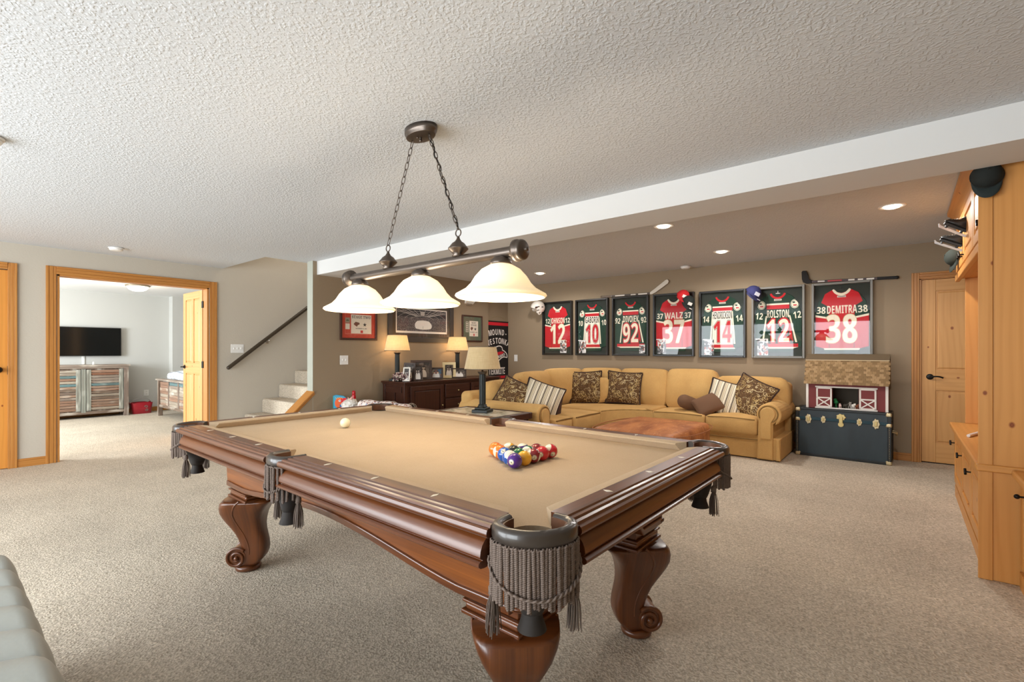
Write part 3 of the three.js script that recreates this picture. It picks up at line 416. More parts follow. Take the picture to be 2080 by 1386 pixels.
// ---------- pendant light over the table ----------
{
  const PX = -1.865, PZ = -1.57, p = thing('pendant_light', 'three shade bronze bar pendant hanging on chains above the pool table', 'pendant light', PX, 1.62, PZ);
  const shadeM = phys({ color: 0xfdf3dc, roughness: 0.9, transmission: 0.05, thickness: 0, emissive: 0xffdf9e, emissiveIntensity: 0.3 });
  add('canopy', merge(lathe([[0, 0.048], [1, 0.048], [1.0, 0.03], [0.985, 0.022], [0.93, 0.02], [0.91, 0.008], [0.87, 0.003], [0, 0]], 44).scale(0.1, 1, 0.062), cyl(0.006, 0.006, 0.02, 8, 0, -0.004, 0.0), ball(0.008, 0, -0.014, 0, 10, 8), ball(0.005, 0.0, -0.006, 0.02, 8, 6)), M.bronze, p).position.set(0, CE - 1.62 - 0.048, 0);
  add('bar', cyl(0.023, 0.023, 1.24, 24).rotateZ(Math.PI / 2), M.bronze, p);
  const capG = lathe([[0, 0.03], [0.008, 0.03], [0.01, 0.024], [0.006, 0.02], [0.012, 0.014], [0.034, 0.012], [0.042, 0.006], [0.044, -0.004], [0.04, -0.012], [0.046, -0.018], [0.047, -0.03], [0.03, -0.036], [0.024, -0.05], [0, -0.05]], 30);
  add('end_cap', xf(capG, 0.64, 0, 0, 0, 0, -Math.PI / 2), M.bronze, p); add('end_cap', xf(capG, -0.64, 0, 0, 0, 0, Math.PI / 2), M.bronze, p);
  const finG = merge(lathe([[0.02, 0.015], [0.03, 0.02], [0.022, 0.028], [0.035, 0.04], [0.047, 0.052], [0.048, 0.056], [0.04, 0.064], [0.03, 0.078], [0.016, 0.088], [0.008, 0.1], [0.006, 0.11], [0, 0.11]], 26), new THREE.TorusGeometry(0.017, 0.003, 8, 22).translate(0, 0.128, 0));
  const linkG = (() => { const l = []; for (let i = 0; i < 20; i++) { const a = i / 20 * 6.283; l.push([0.0085 * Math.cos(a), 0.019 * Math.sin(a) + 0.004 * Math.sign(Math.sin(a)), 0]); } return tube(l, 0.0022, 36, 6, true); })();
  for (const s of [-1, 1]) {
    add('finial', finG, M.bronze, p).position.set(s * 0.265, 0, 0);
    const a = V3(s * 0.265, 0.145, 0), b = V3(s * 0.062, CE - 1.62 - 0.046, 0), n = 15, ch = group('chain', p), q = new THREE.Quaternion().setFromUnitVectors(V3(0, 1, 0), b.clone().sub(a).normalize());
    for (let i = 0; i < n; i++) { const o = add('chain_link', linkG, M.bronze, ch); o.position.lerpVectors(a, b, (i + 0.5) / n); o.quaternion.copy(q).multiply(new THREE.Quaternion().setFromEuler(new THREE.Euler(0, i % 2 ? 0.35 : 0.35 + Math.PI / 2, 0))); o.scale.y = a.distanceTo(b) / n / 0.0385; }
    if (s > 0) { const w = []; for (let i = 0; i <= 20; i++) { const v = V3(0, 0, 0).lerpVectors(a, b, i / 20); w.push([v.x + 0.006 * Math.sin(i * 1.6), v.y, v.z + 0.006 * Math.cos(i * 1.6)]); } add('cable', tube(w, 0.003, 60, 6), M.blackMetal, p); }
  }
  const prof = [[0.032, 0], [0.05, -0.006], [0.085, -0.026], [0.112, -0.056], [0.13, -0.085], [0.152, -0.108], [0.18, -0.124], [0.194, -0.132], [0.197, -0.139], [0.190, -0.146]];
  const inner = prof.slice().reverse().map(([r, y]) => [Math.max(0.028, r - 0.005), y - 0.001]);
  const shadeG = lathe([...prof, ...inner], 56), fitG = lathe([[0.012, 0.05], [0.014, 0.03], [0.03, 0.028], [0.045, 0.014], [0.047, 0.002], [0.044, -0.006], [0.03, -0.006]], 28), bulbG = merge(ball(0.03, 0, -0.075, 0, 16, 12), cyl(0.014, 0.018, 0.05, 12, 0, -0.035, 0));
  for (const x of [-0.525, 0, 0.525]) {
    const f = group('lamp_head', p, x, -0.045, 0);
    add('fitter', fitG, M.bronze, f); add('shade', shadeG, shadeM, f); add('bulb', bulbG, std({ color: 0xffffff, emissive: 0xffe2b0, emissiveIntensity: 6 }), f);
    lamp(f, 0, -0.075, 0, 0.34, 0xffefd9, 1.2);
  }
}
// ---------- sectional sofa ----------
{
  const s = thing('sectional_sofa', 'mustard gold rolled arm sectional sofa curving through the room corner', 'sofa', -3, 0, -5.6);
  const O = [-3, -5.6], L = (x, z) => [x - O[0], z - O[1]];
  const up = (n, g, al = 'x') => add(n, uvm(g, al), M.sofa, s);
  const arcPts = (cx, cz, r, a0, a1, n) => Array.from({ length: n + 1 }, (_, i) => { const a = a0 + (a1 - a0) * i / n; return [cx + r * Math.cos(a), cz + r * Math.sin(a)]; });
  const H = Math.PI / 2;
  const front = [[-1.2, -5.86], [-2.46, -5.86], ...arcPts(-2.46, -5.36, 0.5, -H, -2 * H, 8).slice(1), [-2.96, -4.25]];
  const back = [[-4.14, -4.25], [-4.14, -5.75], ...arcPts(-3.3, -5.82, 0.84, -2 * H, -H, 10), [-1.2, -6.66]];
  up('skirt_base', slabXZ([...front, ...back].map(([x, z]) => L(x, z)), 0.012, 0.27, 0.008));
  const fr2 = front.map(([x, z]) => [x + (x < -2.5 ? 0.012 : 0), z + 0.012]);
  add('skirt_welt', tube(fr2.map(([x, z]) => { const q = L(x, z); return [q[0], 0.215, q[1]]; }), 0.005, 80, 6), M.piping, s);
  // seat cushions
  const seat = (x0, x1, z0, z1, welt) => { const g = cushionGeo(x1 - x0, 0.19, z1 - z0, 0.035, 0.03, 16), c = L((x0 + x1) / 2, (z0 + z1) / 2); const o = up('seat_cushion', g.translate(c[0], 0.355, c[1])); return o; };
  const weltBar = (pts) => add('welt', tube(pts.map(([x, y, z]) => { const q = L(x, z); return [q[0], y, q[1]]; }), 0.006, 40, 6), M.piping, s);
  seat(-1.815, -1.255, -6.36, -5.82); seat(-2.47, -1.825, -6.36, -5.82); seat(-3.62, -2.93, -4.70, -4.34); seat(-3.62, -2.91, -5.33, -4.71);
  weltBar([[-1.79, 0.438, -5.822], [-1.53, 0.446, -5.812], [-1.28, 0.438, -5.822]]); weltBar([[-2.44, 0.438, -5.822], [-2.15, 0.446, -5.812], [-1.85, 0.438, -5.822]]); weltBar([[-2.93, 0.438, -4.36], [-2.922, 0.444, -4.52], [-2.93, 0.438, -4.69]]); weltBar([[-2.912, 0.438, -4.74], [-2.9, 0.446, -5.0], [-2.912, 0.438, -5.3]]);
  const wedge = [[-2.48, -5.83], ...arcPts(-2.46, -5.36, 0.47, -H, -2 * H, 8), [-2.93, -5.34], [-3.64, -5.34], [-3.64, -5.75], ...arcPts(-3.24, -5.9, 0.42, -2 * H, -H, 5), [-2.48, -6.36]];
  up('seat_cushion', slabXZ(wedge.map(([x, z]) => L(x, z)), 0.262, 0.468, 0.032, 4));
  weltBar(arcPts(-2.46, -5.36, 0.474, -H, -2 * H, 8).map(([x, z]) => [x, 0.446, z]));
  // back frame and back cushions
  const bk = (x0, x1, z0, z1, y1) => up('back_frame', rspan(...(() => { const a = L(x0, z0), b = L(x1, z1); return [a[0], b[0], 0.2, y1, a[1], b[1]]; })(), 0.06, 4));
  bk(-3.3, -1.04, -6.68, -6.5, 0.83); bk(-4.16, -3.98, -5.8, -4.1, 0.72);
  up('back_frame', slabXZ([...arcPts(-3.3, -5.82, 0.86, -2 * H, -H, 12), ...arcPts(-3.3, -5.82, 0.7, -H, -2 * H, 12)].map(([x, z]) => L(x, z)), 0.2, 0.83, 0.03, 3));
  const cushion = (w, h, x, y, z, ry, rx = -0.16) => { const g = cushionGeo(w, h, 0.23, 0.075, 0.012, 12, 0.045), c = L(x, z); const o = add('back_cushion', uvm(g, 'y', x, z), M.sofa, s); o.position.set(c[0], y, c[1]); o.rotation.order = 'YXZ'; o.rotation.set(rx, ry, 0); };
  cushion(0.78, 0.45, -1.46, 0.655, -6.44, 0); cushion(0.63, 0.53, -2.18, 0.69, -6.45, 0); cushion(0.68, 0.52, -2.84, 0.685, -6.44, 0.05);
  cushion(0.6, 0.52, -3.43, 0.685, -6.28, 0.42); cushion(0.6, 0.52, -3.80, 0.685, -5.84, 1.1); cushion(0.66, 0.5, -3.93, 0.665, -5.3, H, -0.2); cushion(0.62, 0.42, -3.93, 0.62, -4.65, H, -0.2);
  // rolled arms: keyhole section drawn across, extruded along
  const key = (() => { const p = []; for (let i = 0; i <= 20; i++) { const a = Math.PI * (1.18 - 1.52 * i / 20); p.push([0.125 * Math.cos(a) + 0.02, 0.505 + 0.125 * Math.sin(a)]); } p.push([0.09, 0.43], [0.06, 0.40], [0.06, 0.012], [-0.1, 0.012]); return p; })();
  const armG = poly(key, 0.86, 0.02, [], 3), faceP = (() => { const p = []; for (let i = 0; i <= 16; i++) { const a = Math.PI * (1.1 - 1.25 * i / 16); p.push([0.075 * Math.cos(a) + 0.012, 0.515 + 0.075 * Math.sin(a)]); } p.push([0.045, 0.42], [0.045, 0.24], [-0.06, 0.24]); return p; })(), face = poly(faceP, 0.03, 0.01, [], 3);
  const rollAt = (m) => { const l = []; for (let i = 0; i <= 26; i++) { const t = i / 26, a = Math.PI * (1.15 - t * 2.0), r = 0.1 - 0.02 * t; l.push([m * (0.02 + r * Math.cos(a)), 0.51 + r * Math.sin(a), 0]); } return tube(l, 0.007, 50, 6); }, rollEnd = rollAt(1);
  { const a = L(-1.16, -6.245), g = group('arm', s, a[0], 0, a[1]); add('arm_roll', uvm(armG, 'z'), M.sofa, g); add('arm_face', uvm(face, 'y').translate(0, 0, 0.432), M.sofa, g); add('welt', rollEnd.clone().translate(0, 0, 0.432), M.piping, g); }
  { const a = L(-3.56, -4.21), g = group('arm', s, a[0], 0, a[1]); g.rotation.y = H; const mir = (p) => p.map(([x, y]) => [-x, y]).reverse(); add('arm_roll', uvm(poly(mir(key), 1.18, 0.02, [], 3), 'z'), M.sofa, g); add('arm_face', uvm(poly(mir(faceP), 0.03, 0.01, [], 3), 'y').translate(0, 0, 0.592), M.sofa, g); add('welt', rollAt(-1).translate(0, 0, 0.592), M.piping, g); }
  const sk = L(-1.04, -5.85); add('skirt_pleat', uvm(poly([[-0.03, 0.014], [0.012, 0.014], [0.0, 0.24], [-0.03, 0.24]], 0.02, 0.006).translate(sk[0], 0, sk[1] + 0.02), 'y'), M.sofa, s);
  up('skirt_base', rspan(...(() => { const a = L(-1.24, -6.66), b = L(-1.03, -5.84); return [a[0], b[0], 0.012, 0.25, a[1], b[1]]; })(), 0.01, 2));
}
// ---------- pillows ----------
const paisley = canvasTex(512, 512, (x, w, h) => {
  const r = rngOf(91); x.fillStyle = '#5b4023'; x.fillRect(0, 0, w, h);
  for (let i = 0; i < 500; i++) { x.fillStyle = ['#6d5030', '#4a331b', '#78603a'][i % 3]; x.beginPath(); x.arc(r() * w, r() * h, 3 + r() * 9, 0, 7); x.fill(); }
  x.lineCap = 'round';
  for (let i = 0; i < 74; i++) { const cx = r() * w, cy = r() * h, s = 12 + r() * 20, a0 = r() * 6.28, dir = r() < 0.5 ? 1 : -1; x.strokeStyle = ['#d9c48e', '#c2a86c', '#e6d8ac', '#a98d52'][i % 4]; x.lineWidth = 2.5 + r() * 3; x.beginPath(); for (let k = 0; k <= 24; k++) { const t = k / 24, a = a0 + dir * t * 6.5, q = s * (1 - t * 0.8); const px = cx + q * Math.cos(a), py = cy + q * Math.sin(a); k ? x.lineTo(px, py) : x.moveTo(px, py); } x.stroke(); x.beginPath(); x.moveTo(cx + s * Math.cos(a0), cy + s * Math.sin(a0)); x.quadraticCurveTo(cx + s * 2.1 * Math.cos(a0 - dir * 0.4), cy + s * 2.1 * Math.sin(a0 - dir * 0.4), cx + s * 2.6 * Math.cos(a0 - dir * 0.9), cy + s * 2.6 * Math.sin(a0 - dir * 0.9)); x.stroke(); }
  for (let i = 0; i < 130; i++) { x.fillStyle = ['#e3d3a3', '#bfa468'][i % 2]; x.beginPath(); x.arc(r() * w, r() * h, 2 + r() * 3, 0, 7); x.fill(); }
});
const striped = canvasTex(512, 256, (x, w, h) => { x.fillStyle = '#d9cdb4'; x.fillRect(0, 0, w, h); const r = rngOf(3); for (let i = 0; i < 6; i++) { const c = i * 85.4; x.fillStyle = '#c3b596'; x.fillRect(c + 30, 0, 16, h); x.fillStyle = '#33271d'; x.fillRect(c + 6, 0, 10, h); x.fillStyle = '#6a5840'; x.fillRect(c + 20, 0, 4, h); x.fillRect(c + 58, 0, 4, h); x.fillStyle = '#efe6d2'; x.fillRect(c + 66, 0, 10, h); } x.globalAlpha = 0.1; for (let i = 0; i < 4000; i++) { x.fillStyle = r() < 0.5 ? '#000' : '#fff'; x.fillRect(r() * w, r() * h, 2, 2); } });
const matPaisley = std({ map: paisley, roughness: 0.9 }), matStripe = std({ map: striped, roughness: 0.9 }), matBrownVelvet = phys({ color: 0x4a3124, roughness: 0.9, sheen: 0.6, sheenColor: new THREE.Color(0x8a6a50), sheenRoughness: 0.5 }), matCocoa = phys({ color: 0x6e4f38, roughness: 0.9, sheen: 0.5, sheenColor: new THREE.Color(0x9a7a5a), sheenRoughness: 0.5 }), matTrimBrown = std({ color: 0x33201a, roughness: 0.9 });
function pillow(label, x, y, z, w, h, t, ry, rx, rz, mat, edge, seed, kind = 'throw_pillow') {
  const p = thing(kind, label, 'pillow', x, y, z, 0, 'throw pillows on the sofa'); p.rotation.order = 'YXZ'; p.rotation.set(rx, ry, rz);
  add('cover', pillowGeo(w, h, t, 16, seed), mat, p); if (edge) add('corded_edge', pillowEdge(w, h, 0.009), edge, p);
}
pillow('brown and gold paisley pillow with dark cord edge left of the small gold pillow', -3.50, 0.685, -5.96, 0.47, 0.47, 0.16, 0.62, -0.28, 0.03, matPaisley, matTrimBrown, 2);
pillow('small plain gold pillow wedged between two paisley pillows', -3.23, 0.655, -6.12, 0.3, 0.38, 0.13, 0.55, -0.3, 0.0, M.sofa, null, 3);
pillow('brown and gold paisley pillow behind and right of the small gold pillow', -3.02, 0.69, -6.17, 0.47, 0.46, 0.16, 0.38, -0.32, -0.06, matPaisley, matTrimBrown, 4);
pillow('fringed paisley pillow leaning on the arm nearest the side table', -3.58, 0.64, -4.43, 0.48, 0.46, 0.17, 0.38, -0.5, -0.38, matPaisley, matTrimBrown, 5);
pillow('cream and black striped pillow leaning on the arm beside the side table', -3.28, 0.62, -4.56, 0.46, 0.46, 0.15, 0.62, -0.42, -0.35, matStripe, matTrimBrown, 6);
pillow('small dark chocolate pillow behind the striped pillow nearest the side table', -3.28, 0.585, -4.74, 0.32, 0.32, 0.11, 0.85, -0.4, -0.25, matBrownVelvet, null, 7);
pillow('cream striped pillow propped against the paisley pillow by the right arm', -1.66, 0.63, -6.12, 0.43, 0.43, 0.15, 0.28, -0.42, -0.28, matStripe, matTrimBrown, 8);
pillow('brown paisley pillow leaning into the right rolled arm near the trunk', -1.40, 0.655, -6.14, 0.46, 0.46, 0.16, -0.15, -0.36, -0.42, matPaisley, matTrimBrown, 9);
pillow('small cocoa brown pillow against the striped pillow at the right', -1.83, 0.56, -5.98, 0.34, 0.26, 0.12, 0.3, -0.6, 0.5, matCocoa, null, 10);
{ const b = thing('bolster_pillow', 'round cocoa bolster pillow with white tag on the right seat cushions', 'pillow', -2.06, 0.555, -6.0, 0.9, 'throw pillows on the sofa'); add('cover', uvm((() => { const g = new THREE.CapsuleGeometry(0.085, 0.14, 8, 20).rotateZ(1.2); return g; })()), matCocoa, b); add('sewn_tag', rbox(0.05, 0.03, 0.003, 0.001, 0.07, -0.055, 0.09), M.white, b); }
// ---------- leather ottoman ----------
{
  const o = thing('leather_ottoman', 'large worn tan leather square ottoman in front of the sofa', 'ottoman', -2.0, 0, -4.74);
  add('cushion_top', uvm(cushionGeo(0.84, 0.32, 1.06, 0.05, 0.03, 20, 0.015).translate(0, 0.285, 0), 'x'), M.leather, o);
  add('seam_welt', tube([[-0.40, 0.425, 0.51], [0.40, 0.425, 0.51], [0.405, 0.425, -0.51], [-0.405, 0.425, -0.51]], 0.005, 90, 6, true), M.leather, o);
  for (const [x, z] of [[-0.34, -0.44], [0.34, -0.44], [-0.34, 0.44], [0.34, 0.44]]) add('foot', uvm(cyl(0.03, 0.022, 0.13, 14, x, 0.065, z)), M.darkWood, o);
}
// ---------- lamps ----------
const shadeMat = phys({ map: burlapTex, color: 0xffffff, roughness: 1, transmission: 0.34, thickness: 0, emissive: 0xffb44a, emissiveIntensity: 0.05 });
const shadeMatDim = phys({ map: burlapTex, color: 0xfffaf0, roughness: 1, transmission: 0.3, thickness: 0 });
const colM = std({ color: 0x141c1a, roughness: 0.5 });
function tableLamp(label, x, y, z, s, on, group) {
  const l = thing('table_lamp', label, 'lamp', x, y, z, 0.35, group);
  add('base', merge(rspan(-0.085, 0.085, 0, 0.03, -0.085, 0.085, 0.006, 2), rspan(-0.062, 0.062, 0.03, 0.05, -0.062, 0.062, 0.008, 2), lathe([[0.05, 0.05], [0.052, 0.058], [0.042, 0.066], [0.045, 0.074], [0.034, 0.084]], 24)).scale(s, s, s), colM, l);
  const flutes = Array.from({ length: 10 }, (_, i) => cyl(0.007, 0.007, 0.3, 6, 0.027 * Math.cos(i * 0.628), 0.235, 0.027 * Math.sin(i * 0.628)));
  add('column', merge(cyl(0.03, 0.03, 0.31, 24, 0, 0.235, 0), flutes).scale(s, s, s), colM, l);
  add('capital', lathe([[0.03, 0.385], [0.04, 0.392], [0.043, 0.402], [0.05, 0.408], [0.05, 0.414], [0.01, 0.416], [0.008, 0.44], [0, 0.44]], 24).scale(s, s, s), M.bronze, l);
  const sp = [[0.185, 0.44], [0.140, 0.665]]; add('shade', lathe([[sp[0][0], sp[0][1]], [sp[1][0], sp[1][1]]], 48).scale(s, s, s), on ? shadeMat : shadeMatDim, l);
  add('shade_rings', merge(new THREE.TorusGeometry(0.185, 0.003, 6, 48).rotateX(Math.PI / 2).translate(0, 0.44, 0), new THREE.TorusGeometry(0.14, 0.003, 6, 48).rotateX(Math.PI / 2).translate(0, 0.665, 0), bar([-0.14, 0.66, 0], [0.14, 0.66, 0], 0.002, 5)).scale(s, s, s), M.bronze, l);
  if (on) { add('bulb', ball(0.03 * s, 0, 0.53 * s, 0, 14, 10), std({ color: 0xffffff, emissive: 0xffd9a0, emissiveIntensity: 5 }), l); lamp(l, 0, 0.53 * s, 0, 0.24, 0xffd29a, 1.5); }
}
tableLamp('lit burlap shade lamp behind the dried flowers on the sideboard', -5.45, 0.79, -4.17, 0.95, true, 'pair of lamps on the sideboard');
tableLamp('lit burlap shade lamp at the right end of the sideboard', -5.43, 0.79, -5.31, 0.95, true, 'pair of lamps on the sideboard');
tableLamp('unlit cream burlap shade lamp on the side table behind the pool table', -3.43, 0.56, -3.72, 1.03, false);
// ---------- side table with a stone top ----------
const stoneTex = tex(512, 512, (u, v) => { const a = fbm(u, v, 6, 6, 5, 51), b = vn(u * 14, v * 14, 14, 14, 53); let c = mix(hex(0xe6dfcc), hex(0xa9a490), (a - 0.35) * 2.4); if (b > 0.72) c = mix(c, hex(0x55665a), (b - 0.72) * 3); return c; }, { rep: [2, 2] });
{
  const t = thing('side_table', 'dark wood side table with mottled pale stone top beside the sofa arm', 'side table', -3.46, 0, -3.72);
  add('stone_top', uvm(rspan(-0.42, 0.40, 0.535, 0.56, -0.24, 0.24, 0.004), 'x'), std({ map: stoneTex, roughness: 0.25 }), t);
  const edge = (x0, x1, z0, z1) => add('top_border', uvm(rspan(x0, x1, 0.50, 0.565, z0, z1, 0.01, 2), x1 - x0 > z1 - z0 ? 'x' : 'z'), M.darkWood, t);
  edge(-0.47, 0.47, 0.24, 0.29); edge(-0.47, 0.47, -0.29, -0.24); edge(-0.47, -0.42, -0.24, 0.24); edge(0.40, 0.47, -0.24, 0.24);
  add('apron', uvm(merge(span(-0.42, 0.42, 0.43, 0.5, 0.22, 0.245), span(-0.42, 0.42, 0.43, 0.5, -0.245, -0.22), span(0.4, 0.42, 0.43, 0.5, -0.22, 0.22), span(-0.42, -0.4, 0.43, 0.5, -0.22, 0.22)), 'x'), M.darkWood, t);
  for (const [x, z] of [[-0.41, -0.23], [0.41, -0.23], [-0.41, 0.23], [0.41, 0.23]]) add('leg', uvm(rspan(x - 0.03, x + 0.03, 0, 0.5, z - 0.03, z + 0.03, 0.006)), M.darkWood, t);
}
// ---------- sideboard ----------
{
  const c = thing('sideboard', 'dark mahogany sideboard with panel doors and three drawers along the wall', 'sideboard', TW + 0.27, 0, -5.0), Z0 = 0.97, Z1 = -0.96, F = 0.22;
  add('carcass', uvm(span(-0.24, F - 0.01, 0.06, 0.755, Z1 + 0.02, Z0 - 0.02), 'z'), M.darkWood, c);
  add('top', uvm(merge(rspan(-0.262, F + 0.03, 0.765, 0.79, Z1 - 0.015, Z0 + 0.015, 0.006, 2), rspan(-0.25, F + 0.015, 0.745, 0.767, Z1, Z0, 0.006, 2)), 'z'), M.darkWood, c);
  for (const [x, z] of [[F - 0.02, Z0 - 0.03], [F - 0.02, Z1 + 0.03], [-0.22, Z0 - 0.03], [-0.22, Z1 + 0.03]]) add('post', uvm(rspan(x - 0.025, x + 0.025, 0, 0.75, z - 0.025, z + 0.025, 0.005)), M.darkWood, c);
  const panel = (name, z0, z1, y0, y1, knobZ) => { const g = group(name, c, F, 0, 0); add('frame', uvm(merge(rspan(-0.008, 0.012, y0, y1, z0, z0 + 0.06, 0.003), rspan(-0.008, 0.012, y0, y1, z1 - 0.06, z1, 0.003), rspan(-0.008, 0.012, y0, y0 + 0.06, z0 + 0.06, z1 - 0.06, 0.003), rspan(-0.008, 0.012, y1 - 0.06, y1, z0 + 0.06, z1 - 0.06, 0.003))), M.darkWood, g); add('raised_panel', uvm(rspan(-0.008, 0.006, y0 + 0.07, y1 - 0.07, z0 + 0.07, z1 - 0.07, 0.006, 2)), M.darkWood, g); add('knob', ball(0.012, 0.024, (y0 + y1) / 2 + 0.02, knobZ, 12, 8), M.brass, g); };
  panel('door', 0.27, 0.86, 0.1, 0.72, 0.30); panel('door', -0.86, -0.3, 0.1, 0.72, -0.33);
  for (const [y0, y1] of [[0.53, 0.72], [0.33, 0.51], [0.1, 0.31]]) { const g = group('drawer', c, F, 0, 0); add('drawer_front', uvm(rspan(-0.008, 0.014, y0, y1, -0.26, 0.23, 0.005, 2), 'z'), M.darkWood, g); add('knob', ball(0.012, 0.026, (y0 + y1) / 2, -0.015, 12, 8), M.brass, g); }
  const sp = uvm(merge(rspan(-0.18, 0.16, 0.64, 0.72, Z0 - 0.022, Z0 - 0.004, 0.003), rspan(-0.18, 0.16, 0.08, 0.16, Z0 - 0.022, Z0 - 0.004, 0.003), rspan(-0.02, 0.02, 0.16, 0.64, Z0 - 0.022, Z0 - 0.004, 0.003)), 'y'); add('side_panel', sp, M.darkWood, c);
}
// photo frames on the sideboard
function snapshot(seed, bw) { return canvasTex(128, 128, (x, w, h) => { const r = rngOf(seed); x.fillStyle = bw ? '#3a332e' : '#6a5a4c'; x.fillRect(0, 0, w, h); for (let i = 0; i < 60; i++) { x.fillStyle = bw ? ['#211c19', '#574d46', '#6d625a'][i % 3] : ['#3c5a70', '#7a4d3c', '#8a8a7a'][i % 3]; x.fillRect(r() * w, r() * h, 10 + r() * 30, 10 + r() * 30); } for (const cx of [0.34, 0.64]) { x.fillStyle = bw ? '#e8e2da' : '#d8d4cc'; x.beginPath(); x.ellipse(cx * w, h * 0.86, 24, 48, 0, 0, 7); x.fill(); x.fillStyle = bw ? '#b9aca0' : '#c59a7c'; x.beginPath(); x.ellipse(cx * w, h * 0.36, 11, 15, 0, 0, 7); x.fill(); x.fillStyle = '#2a211c'; x.beginPath(); x.ellipse(cx * w, h * 0.27, 12, 8, 0, 0, 7); x.fill(); } }); }
function photo(label, x, z, w, h, ry, mat, border, seed, bw = true, lean = -0.2) {
  const f = thing('photo_frame', label, 'photo frame', x, 0.79 + 0.006, z, 0, 'photo frames on the sideboard'); f.rotation.order = 'YXZ'; f.rotation.set(lean, ry, 0);
  add('moulding', uvm(poly([[-w / 2, 0], [w / 2, 0], [w / 2, h], [-w / 2, h]], 0.016, 0.003, [[[-w / 2 + border, border], [-w / 2 + border, h - border], [w / 2 - border, h - border], [w / 2 - border, border]]])), mat, f);
  const pg = new THREE.PlaneGeometry(w - 2 * border + 0.004, h - 2 * border + 0.004).translate(0, h / 2, 0.001); add('print', pg, std({ map: snapshot(seed, bw), roughness: 0.3 }), f);
  add('backing', span(-w / 2 + 0.006, w / 2 - 0.006, 0.006, h - 0.006, -0.007, -0.001), M.black, f);
  const st = add('easel_leg', rbox(0.03, h * 0.75, 0.004, 0.001, 0, 0, 0), M.black, f); st.position.set(0, h * 0.36, -0.03 - h * 0.07); st.rotation.x = 0.42;
}
const frameWood = std({ color: 0x3b2a20, roughness: 0.4 }), frameCream = std({ color: 0xe4d3a4, roughness: 0.45 }), framePale = std({ color: 0xe8e2d6, roughness: 0.4 });
photo('narrow white photo frame beside the dried flowers', -5.17, -4.10, 0.1, 0.19, 0.55, framePale, 0.018, 201);
photo('tall dark photo frame behind the narrow white frame', -5.25, -4.21, 0.17, 0.25, 0.55, frameWood, 0.03, 202);
photo('narrow dark photo frame in front of the largest photo frame', -5.17, -4.31, 0.13, 0.22, 1.1, frameWood, 0.018, 203, true, -0.28);
photo('largest dark brown photo frame in the middle of the sideboard', -5.30, -4.47, 0.30, 0.28, 0.85, frameWood, 0.035, 204);
photo('dark photo frame with a colour group picture on the sideboard', -5.22, -4.68, 0.2, 0.17, 0.85, frameWood, 0.025, 205, false);
photo('cream photo frame near the right lamp on the sideboard', -5.30, -5.01, 0.2, 0.24, 0.85, frameCream, 0.04, 206);
photo('low dark landscape photo frame in front of the cream frame', -5.20, -5.12, 0.22, 0.15, 0.85, frameWood, 0.018, 207);
{ // dried flowers
  const w = thing('dried_flowers', 'low wreath of mauve and cream dried flowers on the sideboard end', 'dried flowers', -5.28, 0.79, -4.12), r = rngOf(33), cols = [std({ color: 0xb59a96, roughness: 0.9 }), std({ color: 0x6a4a4c, roughness: 0.9 }), std({ color: 0xdccdbb, roughness: 0.9 })], gs = [[], [], []], st = [];
  for (let i = 0; i < 260; i++) { const a = r() * 6.283, q = 0.02 + 0.10 * Math.sqrt(r()), y = 0.012 + (0.13 - q * 0.35) * r(), x = q * Math.cos(a), z = q * Math.sin(a); gs[i % 3].push(new THREE.IcosahedronGeometry(0.007 + 0.006 * r(), 0).translate(x, y, z)); if (i % 3 === 0) st.push(bar([x * 0.5, 0.01, z * 0.5], [x, y, z], 0.0015, 4)); }
  add('stems', merge(st), std({ color: 0x4a3a2a, roughness: 0.9 }), w); ['mauve_blossoms', 'dark_blossoms', 'cream_blossoms'].forEach((n, i) => { add(n, merge(gs[i]), cols[i], w).userData.kind = 'stuff'; });
}
